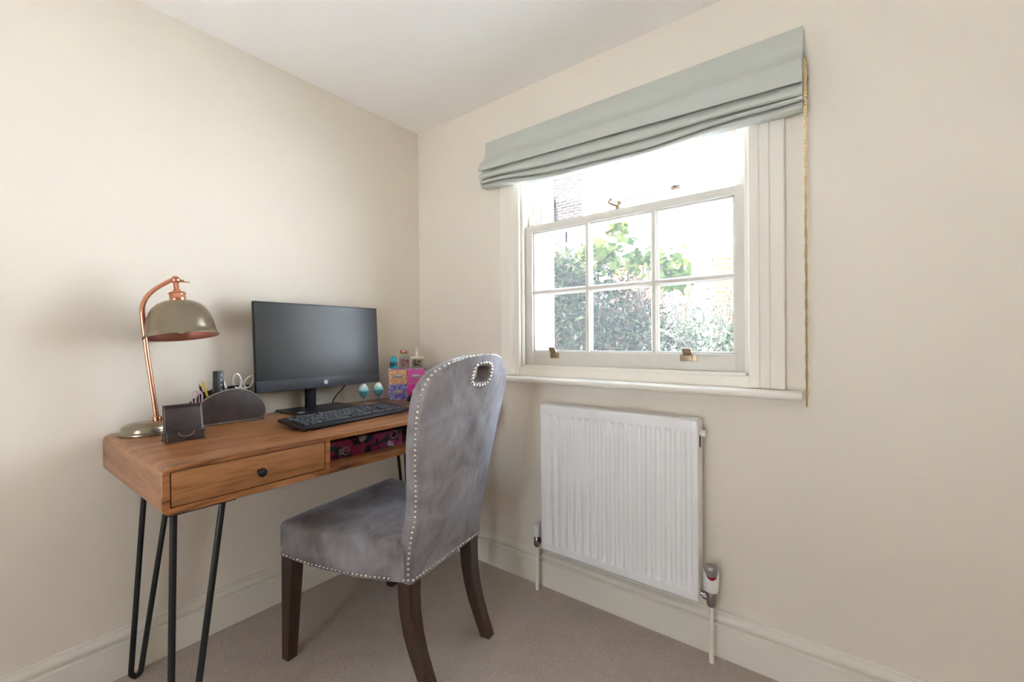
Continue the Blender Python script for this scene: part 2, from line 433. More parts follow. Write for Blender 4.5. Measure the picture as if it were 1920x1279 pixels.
def sash_lift(x, wd):
    b = MB()
    b.box((x-wd/2, .0185, 1.000), (x+wd/2, .0222, 1.024), bev=.0008)
    pts = [(.0205, 1.020), (.010, 1.024), (.0, 1.034), (-.004, 1.046), (-.001, 1.048), (.004, 1.036), (.012, 1.028), (.0205, 1.025)]
    b.prism(pts, 0, x-.016, x+.012)
    b.prism([(.0205, 1.000), (.008, 1.022), (-.002, 1.044), (.0205, 1.030)], 0, x+.012, x+.0145)
    for s_ in (-1, 1): b.cyl((x+s_*wd*.36, .0185, 1.011), (x+s_*wd*.36, .0175, 1.011), .003)
    return b.build('sash_lift', M_brassh, lo, angle=40)
sash_lift(.868, .044); sash_lift(1.432, .058)
b = MB()
b.box((1.125, .028, 1.600), (1.185, .062, 1.604), bev=.001); b.cyl((1.155, .045, 1.604), (1.155, .045, 1.622), .008)
b.tube(smooth_path([(1.155, .045, 1.618), (1.14, .03, 1.624), (1.125, .025, 1.634), (1.13, .03, 1.645)], 4), .0045)
b.ball((1.165, .040, 1.630), .009); b.ball((1.133, .03, 1.646), .007)
b.build('sash_catch', M_brassh, lo, angle=40)

# fill_window: unseen opening added behind the camera for fill light
d1 = thing('fill_window', None, None, ((GX0+GX1)/2, Y1-.1, GZ0), kind='structure')
b = MB(); xm = (GX0+GX1)/2
for x in (GX0+.02, xm, GX1-.02): b.box((x-.02, Y1-.12, GZ0), (x+.02, Y1-.07, GZ1), bev=.003)
for z in (GZ0+.02, (GZ0+GZ1)/2, GZ1-.02): b.box((GX0, Y1-.118, z-.02), (GX1, Y1-.072, z+.02), bev=.003)
fr = b.build('frame', M_sash, d1)
MB().box((GX0, Y1-.097, GZ0), (GX1, Y1-.093, GZ1)).build('pane', M_glass, fr)
b = MB().box((GX0-.09, Y1+.0005, GZ0-.09), (GX0, Y1+.02, GZ1+.09)).box((GX1, Y1+.0005, GZ0-.09), (GX1+.09, Y1+.02, GZ1+.09)).box((GX0, Y1+.0005, GZ1), (GX1, Y1+.02, GZ1+.09)).box((GX0-.1, Y1+.0005, GZ0-.03), (GX1+.1, Y1+.05, GZ0))
b.build('casing', M_trim, d1)

# ------------------------------------------------------------------ roman blind
bl = thing('roman_blind', 'pale duck-egg linen roman blind gathered up across the top of the window', 'blind', (1.158, -.0, 1.75))
def blind_ring(s_):
    wv = .004*math.sin(s_*9+1)+.003*math.sin(s_*17)
    f1 = 1.863-.041*s_; f2 = 1.826-.036*s_-.010*math.sin(PI*s_)+wv*.6; f4 = 1.788-.028*s_-.024*math.sin(PI*s_)+wv
    f3 = f4+.017+.003*math.sin(s_*7)
    return [(-.012, 2.013), (-.047, 2.0135), (-.0485, 2.011), (-.049, 1.955), (-.062, 1.925), (-.088, 1.90), (-.101, 1.882), (-.105, f1+.008), (-.101, f1), (-.094, f1+.001), (-.074, f1+.012),
            (-.078, f1+.002), (-.090, f1-.008), (-.098, f2+.014), (-.098, f2+.004), (-.092, f2), (-.070, f2+.010),
            (-.074, f2+.002), (-.084, f2-.005), (-.091, f3+.010), (-.090, f3+.003), (-.085, f3), (-.065, f3+.007),
            (-.068, f3+.001), (-.077, f3-.004), (-.082, f4+.007), (-.080, f4+.001), (-.074, f4), (-.034, f4+.004), (-.030, f4+.02), (-.030, 1.97), (-.012, 1.98)]
b = MB(); rings = []
for i in range(49):
    s_ = i/48; x = .534+1.249*s_
    rings.append([(x, y, z) for y, z in blind_ring(s_)])
b.loft(rings); b.build('fabric', M_linen, bl, angle=48)
b = MB().box((.56, -.028, 1.975), (1.77, -.0005, 2.008)); b.build('headrail', M_whitep, bl, label='white headrail')
M_brass = mat('brass_chain', (.50, .35, .13), .3, 1)
b = MB(); rnd = random.Random(2)
def bead(p): b.ball(p, .0023, 6, 4)
n = 170
for i in range(n):
    z = 1.90-(1.90-.885)*i/(n-1)
    tw = .0022*math.sin(z*60)
    bead((1.7885+tw, -.055, z)); bead((1.7885-tw+.0005, -.062, z+.0035))
for k in range(7):
    a = PI+PI*k/6; bead((1.7885, -.0585+.0035*math.cos(a), .8845+.006*math.sin(a)))
b.tube([(1.7885, -.055, 1.90), (1.7885, -.055, .887)], .0009, 5); b.tube([(1.7885, -.062, 1.90), (1.7885, -.062, .887)], .0009, 5)
b.build('pull_chain', M_brass, bl, label='brass bead chain hanging at the right end')

# ------------------------------------------------------------------ desk
DX0, DX1, DY0, DY1, DZ0, DZ1 = .022, .630, -1.305, -.112, .676, .790
desk = thing('desk', 'brown wooden desk with one drawer and black hairpin legs against the left wall', 'desk', (.326, -.7085, 0))
def rrect(y0, y1, z0, z1, r, n=6):
    out = []
    for cy, cz, a in ((y1-r, z1-r, 0), (y0+r, z1-r, PI/2), (y0+r, z0+r, PI), (y1-r, z0+r, 3*PI/2)):
        for i in range(n+1):
            q = a+PI/2*i/n; out.append((cy+r*math.cos(q), cz+r*math.sin(q)))
    return out
outer = rrect(DY0, DY1, DZ0, DZ1, .020); inner = rrect(DY0+.016, DY1-.016, DZ0+.017, DZ1-.012, .001)
b = MB(); n = len(outer)
def ringx(x, pl): return [(x, y, z) for y, z in pl]
ro = rrect(DY0+.0015, DY1-.0015, DZ0+.0015, DZ1-.0015, .0185)
rings = [ringx(DX0, inner), ringx(DX0, outer), ringx(DX1-.0015, outer), ringx(DX1, ro), ringx(DX1, inner), ringx(DX0, inner)]
b.loft(rings, caps=(False, False))
b.box((DX0+.002, -.909, DZ0+.015), (DX1-.0005, -.8935, DZ1-.010), bev=.0008)
b.box((DX0+.002, DY0+.014, DZ0+.015), (DX0+.010, DY1-.014, DZ1-.010))
bo = b.build('body', [M_wood, M_woodx], desk, angle=30)
for f in bo.data.polygons:
    if abs(f.normal.y) > .8: f.material_index = 1
dr = MB().box((DX1-.022, -1.2865, .6955), (DX1+.001, -.9115, .7760), bev=.0012)
dr.box((.10, -1.280, .698), (DX1-.02, -.918, .765))
dro = dr.build('drawer', M_drawer, desk, smooth=True)
b = MB(); MX = Matrix.Translation((DX1, -1.096, .7335)) @ Matrix.Rotation(PI/2, 4, 'Y')
b.lathe([(.006, .0), (.005, .004), (.0045, .012), (.009, .016), (.0115, .020), (.0115, .023), (.009, .0265), (.003, .028)], 24, MX)
b.build('knob', mat('dark_chrome', (.06, .06, .075), .18, 1), dro)
def hairpin(t1, t2, b1, b2):
    z0 = .0085
    p1 = Vector((*t1, DZ0-.002)); p2 = Vector((*t2, DZ0-.002)); q1 = Vector((*b1, z0+.012)); q2 = Vector((*b2, z0+.012))
    mid = (q1+q2)/2; mid.z = z0
    pts = [p1, q1.lerp(p1, .02), q1, q1.lerp(mid, .45)-Vector((0, 0, .002)), mid, q2.lerp(mid, .45)-Vector((0, 0, .002)), q2, q2.lerp(p2, .02), p2]
    b = MB().tube(pts, .0078, 12)
    c = (p1+p2)/2
    b.box((c.x-.035, min(p1.y, p2.y)-.018, DZ0-.005), (c.x+.035, max(p1.y, p2.y)+.018, DZ0-.0005))
    return b.build('leg', M_metal, desk, angle=40)
yc = -.7085
fl = ((.585, -1.271), (.585, -1.166), (.590, -1.284), (.590, -1.250))
rl = ((.070, -1.210), (.085, -1.142), (.060, -1.250), (.072, -1.228))
for q, sh_ in ((fl, -.056), (rl, .040)):
    hairpin(*q); hairpin(*[(x-.004*(sh_ != 0), 2*yc-y+sh_) for x, y in q])
# patterned box in the open compartment
def pattern_mat():
    m_ = mat('abstract_pattern', (.4, .05, .2), .45)
    c = coords(m_, (20, 34, 48))
    v = N(m_, 'ShaderNodeTexVoronoi', distance='CHEBYCHEV', i_Scale=1.0, i_Randomness=.9); L(m_, c, v.inputs['Vector'])
    s_ = N(m_, 'ShaderNodeSeparateColor'); L(m_, v.outputs['Color'], s_.inputs[0])
    r = ramp(m_, s_.outputs[0], [(0, (.26, .03, .11)), (.28, (.008, .008, .012)), (.48, (.004, .075, .08)), (.60, (.30, .045, .13)), (.78, (.02, .03, .05)), (.90, (.42, .36, .40))])
    r.color_ramp.interpolation = 'CONSTANT'; L(m_, r.outputs[0], BC(m_)); return m_
M_pat = pattern_mat()
pb = thing('patterned_box', 'pink, teal and black patterned box lying in the open desk compartment', 'box', (.52, -.75, .6935))
MB().box((.30, -.888, .6935), (.560, -.566, .752), bev=.002).build('box_body', M_pat, pb)
for (y, z, r_) in ((-.606, .737, .0135), (-.800, .716, .0125)):
    b = MB().tube([(.5625, y+r_*math.cos(a), z+r_*math.sin(a)) for a in [i*2*PI/20 for i in range(20)]], .0022, 8, closed=True)
    b.box((.5602, y-.012-r_, z-.010), (.5625, y-r_+.003, z+.010), bev=.0008)
    b.build('ring_clasp', M_pull, pb)

# ------------------------------------------------------------------ desk lamp
lx, ly = .108, -1.212
lamp = thing('desk_lamp', 'antique brass and copper desk lamp with domed shade on the left end of the desk', 'lamp', (lx, ly, DZ1))
MT = Matrix.Translation((lx, ly, DZ1))
b = MB().lathe([(.068, .0), (.0735, .001), (.0745, .004), (.0735, .008), (.070, .0095), (.067, .011), (.066, .016), (.0655, .022), (.062, .028), (.054, .032), (.044, .0335), (.042, .0355), (.030, .037), (.010, .038), (.002, .038)], 48, MT)
b.build('base', M_shade, lamp, angle=50)
px_, py_ = .120, -1.192
b = MB()
pole = [(px_, -1.192, .828), (px_, -1.2045, .940), (px_, -1.217, 1.053), (px_, -1.2245, 1.139), (px_, -1.2272, 1.172), (px_, -1.226, 1.195), (px_, -1.221, 1.213), (px_, -1.212, 1.231), (px_, -1.196, 1.250), (px_, -1.176, 1.267), (px_, -1.153, 1.284)]
b.tube(smooth_path(pole, 5), .0068, 14)
b.cyl((px_, -1.192, .822), (px_, -1.1935, .842), .0115, n=20); b.ball((px_, -1.1915, .836), .0115, 16, 10)
b.build('arm', M_copper, lamp, angle=50)
SC = Vector((px_, -1.141, 1.2865))
b = MB().ball(SC, .0135, 20, 12); b.cyl(SC, SC+Vector((.002, .022, -.002)), .0045)
b.box((SC.x-.0015, SC.y+.012, SC.z-.006), (SC.x+.0015, SC.y+.040, SC.z-.002), bev=.001)
b.build('swivel_joint', M_copper, lamp, angle=50)
tilt = Matrix.Translation(SC) @ Matrix.Rotation(math.radians(-8.5), 4, 'Y') @ Matrix.Rotation(math.radians(3.0), 4, 'X')
b = MB().lathe([(.0075, -.008), (.0075, -.030), (.010, -.034), (.012, -.038), (.0225, -.043), (.024, -.045), (.024, -.049), (.022, -.050), (.0215, -.054), (.0225, -.056), (.0225, -.070), (.021, -.0735), (.001, -.0735)], 32, tilt)
b.build('lamp_holder', M_copper, lamp, angle=40)
pz = [(.022, 0), (.045, .003), (.060, .011), (.072, .023), (.080, .037), (.0865, .054), (.0912, .074), (.0942, .095), (.0962, .108), (.1022, .1155), (.1025, .118)]
po = [(r, -.0725-z) for r, z in pz]
pi_ = [(r-.0015, -.0740-z*.985) for r, z in pz[:-1]][::-1]; pi_ = [(.1005, -.1905)]+pi_
b = MB().lathe(po, 64, tilt, caps=(False, False))
b.lathe([(.1025, -.1905), (.1005, -.1905)], 64, tilt, caps=(False, False))
sh = b.build('lamp_shade', M_shade, lamp, angle=50)
MB().lathe(pi_+[(.001, -.0765)], 64, tilt, caps=(False, True)).build('shade_lining', M_copin, sh, label='copper-coloured inside of the shade')
b = MB().lathe([(.012, -.077), (.013, -.100), (.022, -.118), (.030, -.138), (.030, -.156), (.022, -.170), (.007, -.178), (.0005, -.1785)], 24, tilt)
b.build('bulb', mat('frosted_bulb', (.85, .84, .80), .35), lamp)
b = MB().cyl((.128, -1.176, .8275), (.128, -1.176, .836), .006); b.ball((.128, -1.176, .838), .006)
b.build('switch', M_copper, lamp, label='small copper switch knob')

# ------------------------------------------------------------------ all-in-one computer
pcx = thing('desktop_computer', 'black flat-screen all-in-one computer standing at the middle of the desk', 'computer', (.08, -.62, DZ1))
MT = Matrix.Translation((.110, -.6175, .884)) @ Matrix.Rotation(math.radians(-3.4), 4, 'Y') @ Matrix.Rotation(math.radians(.4), 4, 'Z')
wd, ht = .5520, .3535
b = MB().box((-.016, -wd/2, 0), (0, wd/2, ht), MT, bev=.0025)
b.loft([[(-.015, y*wd*.46, ht/2+z*ht*.46) for y, z in ((-1, -1), (1, -1), (1, 1), (-1, 1))], [(-.042, y*wd*.34, ht/2+z*ht*.36) for y, z in ((-1, -1), (1, -1), (1, 1), (-1, 1))]], MT)
hous = b.build('housing', M_dark, pcx, angle=30)
MB().box((-.001, -wd/2+.0035, .0445), (.0006, wd/2-.0035, ht-.0035), MT).build('screen', M_screen, pcx, label='switched-off dark screen')
bz = MB().box((-.001, -wd/2+.0008, .0008), (.0012, wd/2-.0008, .0440), MT, bev=.0006).build('bezel', M_bezel, pcx, label='grey-blue lower bezel')
b = MB(); RM = MT @ Matrix.Translation((.0012, .004, .0215)) @ Matrix.Rotation(PI/2, 4, 'Z') @ Matrix.Rotation(PI/2, 4, 'X')
b.lathe([(.0088, 0), (.0088, .0008), (.0001, .0008)], 32, RM)
b.build('maker_badge', M_logo, bz, label='round silver badge')
b = MB(); b.merge(text_mesh('hp', .0125, RM @ Matrix.Translation((0, .0012, .0009)), shear=.25))
b.build('badge_letters', M_bezel, bz, smooth=False)
b = MB().box((.040, -.672, DZ1+.003), (.063, -.632, .98), bev=.002); b.box((.040, -.672, .93), (.085, -.632, 1.00), bev=.002)
b.build('stand_column', M_dark, pcx)
b = MB(); poly = [(.004, -.775), (.205, -.775), (.212, -.768), (.212, -.508), (.205, -.500), (.004, -.500)]
b.prism([(x, y) for x, y in poly], 2, DZ1+.0005, DZ1+.007)
b.build('stand_base', M_dark, pcx, smooth=False, bev=.0012)
b = MB().box((.150, -.760, DZ1+.0071), (.172, -.735, DZ1+.0076)); b.build('label_sticker', mat('sticker', (.5, .5, .48), .5), pcx, label='small pale sticker on the base')
b = MB().tube(smooth_path([(.062, -.500, .905), (.058, -.496, .893), (.050, -.492, .872), (.040, -.502, .853), (.028, -.515, .835), (.020, -.528, .810), (.014, -.530, .780), (.011, -.530, .70)], 6), .0028, 8)
b.box((.050, -.512, .893), (.075, -.488, .905), bev=.002)
b.build('power_cable', M_dark, pcx)

# ------------------------------------------------------------------ keyboard
kb = thing('keyboard', 'black full-size computer keyboard lying in front of the screen', 'keyboard', (.408, -.684, DZ1), math.radians(96.7))
b = MB()
KT = Matrix.Rotation(math.radians(6.0), 4, 'X')
pr = [(-.075, .004), (-.0735, .010), (-.068, .0125), (.068, .0125), (.076, .010), (.077, .003), (.070, -.001), (-.068, -.001)]
rings = []
for k, (x, sc) in enumerate(((-.236, .90), (-.2345, 1), (.2345, 1), (.236, .90))):
    rings.append([KT @ Vector((x, y*(1 if sc == 1 else .985), .006+(z-.006)*sc)) + Vector((0, 0, .0105)) for y, z in pr])
b.loft(rings)
for x in (-.19, .19):
    b.box((x-.014, .052, .0003), (x+.014, .066, .016), bev=.001); b.box((x-.014, -.070, .0003), (x+.014, -.062, .004))
b.build('keyboard_body', M_key, kb, angle=40, local=True)
u_ = .01865
def krow(x0, widths):
    out = []; x = x0
    for q in widths:
        if q > 0: out.append((x, q)); x += q
        else: x -= q
    return out
rows = [(5.35, krow(0, [1, -1, 1, 1, 1, 1, -.5, 1, 1, 1, 1, -.5, 1, 1, 1, 1])+krow(15.25, [1, 1, 1])+krow(18.5, [])),
        (4.1, krow(0, [1]*13+[2])+krow(15.25, [1, 1, 1])+krow(18.5, [1]*4)),
        (3.1, krow(0, [1.5]+[1]*12+[1.5])+krow(15.25, [1, 1, 1])+krow(18.5, [1, 1, 1])),
        (2.1, krow(0, [1.75]+[1]*11+[2.25])+krow(18.5, [1, 1, 1])),
        (1.1, krow(0, [2.25]+[1]*10+[2.75])+krow(16.25, [1])+krow(18.5, [1, 1, 1])),
        (0.1, krow(0, [1.25, 1.25, 1.25, 6.25, 1.25, 1.25, 2.5])+krow(15.25, [1, 1, 1])+krow(18.5, [2, 1]))]
keys = [(x, y, q, 1) for y, r_ in rows for x, q in r_]
keys += [(21.5, 2.1, 1, 2), (21.5, 0.1, 1, 2)]
kmesh = {}; stuffkeys = MB(); M_legend = mat('key_legend', (.75, .78, .82), .5)
nk = 0
for x, y, q, hh in keys:
    cx = -.2285+(x+q/2)*u_*1.0; cyy = -.0635+(y+hh/2)*u_*.995+.002
    hw, hd = q*u_/2-.0011, hh*u_/2-.0011
    key = (q, hh)
    if key not in kmesh:
        kbm = MB()
        rr = [[(sx*hw*f, sy*hd*f+off, z) for sx, sy in ((-1, -1), (1, -1), (1, 1), (-1, 1))] for f, z, off in ((1, 0, 0), (.97, .003, 0), (.86, .0062, .0004), (.80, .0060, .0004))]
        kbm.loft(rr)
        n0 = len(kbm.bm.faces)
        lg = .0017
        kbm._add([(-hw*.45-lg, hd*.15-lg, .00635), (-hw*.45+lg, hd*.15-lg, .00635), (-hw*.45+lg, hd*.15+lg*1.3, .00635), (-hw*.45-lg, hd*.15+lg*1.3, .00635)], [(0, 1, 2, 3)])
        kbm.bm.faces.ensure_lookup_table()
        if q < 6: kbm.bm.faces[len(kbm.bm.faces)-1].material_index = 1
        o = kbm.build('key', [M_key, M_legend], kb, smooth=False, local=True); kmesh[key] = o.data; first = True
    else:
        o = bpy.data.objects.new('key', kmesh[key]); C.objects.link(o); o.parent = kb
    P_ = KT @ Vector((cx, cyy, .0125)); P_.z += .0105
    o.location = P_; o.rotation_euler = (math.radians(6), 0, 0); nk += 1
ms = thing('computer_mouse', 'black computer mouse on the desk, half hidden behind the grey chair back', 'mouse', (.245, -.238, DZ1), 1.7)
b = MB()
for i in range(1):
    prof_ = []
rings = []
for i in range(9):
    t = i/8; z = .034*math.sin(t*PI/2)**.8; f = math.cos(t*PI/2)**.55 if i < 8 else .02
    rings.append([(.030*f*math.cos(a), (.052*f)*math.sin(a)-.004*t, .001+z*(1-.12*math.sin(a)) if i else .0005) for a in [j*2*PI/28 for j in range(28)]])
b.loft(rings); b.build('mouse_body', M_dark, ms, local=True, angle=60)
MB().cyl((-.003, .026, .0285), (.003, .026, .0285), .007, n=16).build('scroll_wheel', M_bezel, ms, local=True)

# ------------------------------------------------------------------ leather card holder
ch = thing('phone_stand', 'small dark brown leather stand with white stitching near the front corner of the desk', 'holder', (.325, -1.175, DZ1), math.radians(-3))
b = MB(); T0 = Matrix.Rotation(math.radians(-11), 4, 'Y')
b.box((-.012, -.0475, .002), (-.004, .0475, .108), T0, bev=.0015)
b.prism([(-.050, .0005), (-.048, .0005), (-.020, .103), (-.026, .103)], 1, -.044, .044)
b.box((-.050, -.0475, .0005), (.014, .0475, .005), bev=.001)
b.build('back_rest', M_leather, ch, local=True)
b = MB()
def lipz(y): return .030
pts_ = [(-.0485+.097*i/40) for i in range(41)]
rings = [[(.006, y, .001), (.014, y, .001), (.0155, y, lipz(y)), (.0095, y, lipz(y))] for y in pts_]
b.loft(rings); b.build('front_pocket', M_leather, ch, local=True)
def stitch(b, p, q, n, r=.0006, frac=.6, M=None):
    p, q = Vector(p), Vector(q)
    for i in range(n):
        a = p.lerp(q, (i+.2)/n); c = p.lerp(q, (i+.2+frac)/n)
        if M is not None: a, c = M @ a, M @ c
        b.cyl(a, c, r, n=5)
for s_ in (-1, 1):
    b = MB(); stitch(b, (-.0035, s_*.0445, .006), (-.0035, s_*.0445, .106), 30, M=T0)
    stitch(b, (.0152, s_*.0455, .003), (.0158, s_*.0455, .028), 8)
    stitch(b, (-.004, s_*.0480, .006), (-.008, s_*.0480, .106), 30, M=T0)
    b.build('stitching', M_stitch, ch, local=True, label='white stitches')
b = MB().tube([(.0163, .019*math.cos(a), .0275+.0125*math.sin(a)) for a in [PI+PI*i/16 for i in range(17)]], .0006, 5)
b.build('stitching', M_stitch, ch, local=True, label='curved white stitching on the pocket')

# ------------------------------------------------------------------ desk organiser
og = thing('desk_organiser', 'dark brown leather desk organiser with rounded front holding scissors and pens', 'organiser', (.10, -.975, DZ1))
base_pts = [(-1.105, .792), (-.886, .792), (-.876, .796), (-.868, .808), (-.866, .822), (-.869, .838), (-.878, .858), (-.893, .878), (-.914, .896), (-.940, .908), (-.968, .9135), (-.996, .912), (-1.022, .906), (-1.048, .896), (-1.070, .882), (-1.090, .862), (-1.103, .838), (-1.108, .815)]
def closed_smooth(P, k=4):
    n = len(P); out = []
    for i in range(n):
        p0, p1, p2, p3 = [Vector(P[(i+j) % n]) for j in (-1, 0, 1, 2)]
        for j in range(k):
            t = j/k; out.append(tuple(.5*((2*p1)+(-p0+p2)*t+(2*p0-5*p1+4*p2-p3)*t*t+(-p0+3*p1-3*p2+p3)*t**3)))
    return out
oc = base_pts[:2]+closed_smooth(base_pts, 3)[6:]
b = MB().prism(oc, 0, .128, .134); b.build('front_panel', M_leather, og, angle=50, bev=.0012)
b = MB().prism(oc, 0, .046, .051); b.build('back_panel', M_leather, og, angle=50)
b = MB(); strip = []
low = [(y, z) for y, z in oc if z < .872]
b.box((.051, -1.104, .7905), (.128, -.872, .7945))
rgt = [(y, z) for y, z in oc if y > -.985 and z < .875 and y > -.95 and z > .793]
rgt = [(-.8775, .797), (-.870, .810), (-.868, .824), (-.871, .840), (-.880, .858), (-.894, .875)]
lft = [(-1.100, .797), (-1.1055, .815), (-1.101, .838), (-1.088, .860)]
for sd_ in (rgt, lft):
    rings = []
    for y, z in sd_:
        s_ = .003 if y < -1 else -.003
        rings.append([(.051, y, z), (.128, y, z), (.128, y+s_, z), (.051, y+s_, z)])
    b.loft(rings)
for y in (-.935, -1.01): b.box((.051, y-.0015, .794), (.128, y+.0015, .870))
b.build('compartments', M_leather, og, angle=50)
b = MB()
ocs = [(-.987+(y+.987)*.975, .850+(z-.850)*.955) for y, z in oc]
b.tube([(.1346, y, z) for y, z in ocs], .0007, 5, closed=True)
b.build('stitching', M_stitch, og, label='pale edge stitching')
# contents
M_silver = mat('scissor_handle', (.62, .60, .56), .35, .5)
M_blade = mat('blade_steel', (.6, .6, .6), .25, 1)
def loop(b, c, ry, rz, r, tlt=0, n=28, x=None, dx=0, egg=0):
    pts = []
    for i in range(n):
        a = 2*PI*i/n; y = ry*math.cos(a)*(1-egg*math.sin(a)); z = rz*math.sin(a)
        pts.append((c[0]+dx*z/rz, c[1]+y*math.cos(tlt)-z*math.sin(tlt), c[2]+y*math.sin(tlt)+z*math.cos(tlt)))
    b.tube(pts, r, 8, closed=True)
t = thing('scissors', 'large scissors with pale grey handles standing at the right of the organiser', 'scissors', (.085, -.925, .795))
b = MB(); loop(b, (.085, -.948, .934), .0135, .0265, .0045, .05, egg=.25); loop(b, (.085, -.907, .929), .0135, .024, .0040, -.55, egg=.2)
b.cyl((.085, -.938, .912), (.085, -.930, .900), .006); b.cyl((.085, -.916, .910), (.085, -.926, .900), .006)
b.build('handle', M_silver, t, label='pale grey loops')
b = MB().box((.083, -.9335, .7955), (.0845, -.9225, .905)); b.box((.0855, -.9335, .7955), (.087, -.9225, .905)); b.cyl((.082, -.928, .893), (.088, -.928, .893), .004); b.build('blade', M_blade, t)
t = thing('scissors', 'small scissors with slender pink and white handles at the left of the organiser', 'scissors', (.09, -1.075, .795))
b = MB(); loop(b, (.095, -1.080, .885), .0105, .027, .0022, .02); loop(b, (.100, -1.072, .882), .0095, .027, .0026, -.12)
b.build('handle', mat('pink_handle', (.62, .42, .44), .35), t, label='pink and white loops')
MB().box((.092, -1.0795, .7955), (.094, -1.0725, .862)).build('blade', M_blade, t)
t = thing('yellow_pencil', 'yellow and black pencil leaning left in the organiser', 'pencil', (.10, -1.03, .795))
a_, c_ = Vector((.098, -1.020, .80)), Vector((.098, -1.060, .938)); d_ = (c_-a_).normalized()
MB().cyl(a_, c_, .0037, n=6).build('barrel', mat('pencil_yellow', (.62, .42, .03), .4), t, smooth=False)
MB().cyl(c_, c_+d_*.012, .0035, .0006, n=6).build('point', mat('pencil_wood', (.60, .42, .25), .6), t, smooth=False)
t = thing('black_pencil', 'black pencil leaning beside the yellow pencil', 'pencil', (.09, -1.04, .795))
a_, c_ = Vector((.089, -1.030, .80)), Vector((.089, -1.066, .926)); MB().cyl(a_, c_, .0037, n=6).build('barrel', M_dark, t, smooth=False)
MB().cyl(c_, c_+(c_-a_).normalized()*.011, .0035, .0006, n=6).build('point', mat('pencil_tip', (.5, .36, .22), .6), t, smooth=False)
t = thing('pencil_case', 'black case tucked upright behind the pencils in the organiser', 'case', (.075, -1.055, .795))
MB().prism([(-1.068, .7955), (-1.036, .7955), (-1.030, .900), (-1.052, .905), (-1.070, .885)], 0, .066, .078).build('case_body', M_dark, t, smooth=False, bev=.002)
t = thing('remote_control', 'slim black remote control with pale buttons standing tall in the organiser', 'remote control', (.09, -1.0, .795))
CT = Matrix.Translation((.105, -1.012, .7965)) @ Matrix.Rotation(math.radians(6), 4, 'Z')
MB().box((-.012, -.017, 0), (0, .017, .180), CT, bev=.002).build('body', M_dark, t)
M_btn = mat('button_pale', (.55, .62, .58), .4)
for i in range(6):
    z = .172-.018*i-.006
    MB().box((-.0005, .004, z-.002), (.0008, .009, z+.002), CT).build('button', M_btn, t, label='pale button')
    if i % 2: MB().box((-.010, -.0180, z-.0015), (-.004, -.0165, z+.0015), CT).build('button', M_btn, t, label='pale button')
t = thing('silver_pen', 'silver pen leaning right beside the tall black remote control', 'pen', (.10, -.985, .795))
a_, c_ = Vector((.108, -.972, .80)), Vector((.108, -.996, .935)); MB().cyl(a_, c_, .004).build('barrel', M_chrome, t); MB().cyl(c_, c_+(c_-a_).normalized()*.009, .002).build('push_button', M_chrome, t)
t = thing('black_pen', 'short black pen with silver clip between the remote control and the grey scissors', 'pen', (.11, -.965, .795))
a_, c_ = Vector((.112, -.955, .80)), Vector((.110, -.968, .922)); MB().cyl(a_, c_, .0052).build('barrel', M_dark, t); MB().box((.1155, -.9675, .895), (.1165, -.9645, .921)).build('clip', M_chrome, t)
t = thing('notebook', 'thin black notebook lying low across the right of the organiser', 'notebook', (.08, -.93, .795))
MB().box((.060, -.970, .7955), (.072, -.900, .917), bev=.001).build('cover', M_dark, t, smooth=False)

# ------------------------------------------------------------------ egg cups and eggs
def egg_mat():
    m_ = mat('ombre_egg', (.1, .6, .7), .4)
    c = N(m_, 'ShaderNodeTexCoord'); s_ = N(m_, 'ShaderNodeSeparateXYZ'); L(m_, c.outputs['Object'], s_.inputs[0])
    mp = N(m_, 'ShaderNodeMapRange'); mp.inputs[1].default_value = .030; mp.inputs[2].default_value = .090; L(m_, s_.outputs[2], mp.inputs[0])
    r = ramp(m_, mp.outputs[0], [(.05, (.02, .33, .42)), (.40, (.09, .56, .66)), (.68, (.50, .82, .86)), (.9, (.88, .93, .93))]); L(m_, r.outputs[0], BC(m_))
    v = N(m_, 'ShaderNodeTexVoronoi', i_Scale=260.0); L(m_, c.outputs['Object'], v.inputs['Vector']); bump(m_, v.outputs[0], .3, .001); return m_
M_egg = egg_mat()
cups = []
for i, (x, y, lab1, lab2) in enumerate(((.100, -.424, 'clear footed egg cup under the monitor corner, the left one of the pair', 'turquoise to white ombre egg in the left egg cup, partly under the monitor corner'),
                                        (.112, -.352, 'clear footed egg cup beside the small chest of drawers, the right one of the pair', 'turquoise to white ombre egg in the right egg cup, nearest the small chest of drawers'))):
    c_ = thing('egg_cup', lab1, 'egg cup', (x, y, DZ1), 0, 'egg cups')
    b = MB().lathe([(.0005, .0005), (.0225, .0005), (.023, .003), (.016, .007), (.006, .013), (.0035, .019), (.006, .025), (.014, .033), (.021, .045), (.0245, .058), (.0235, .058), (.020, .046), (.013, .035), (.004, .028), (.0005, .027)], 28)
    b.build('glass_body', M_cup, c_, local=True)
    g_ = thing('painted_egg', lab2, 'egg', (x, y, DZ1), 0, 'ombre eggs')
    pr = []
    for k in range(15):
        a = PI*k/14; z = -math.cos(a); r_ = .0228*math.sin(a)*(1-.16*z)
        pr.append((max(r_, .0003), .0615+.0305*z))
    MB().lathe(pr, 28).build('shell', M_egg, g_, local=True, angle=80)

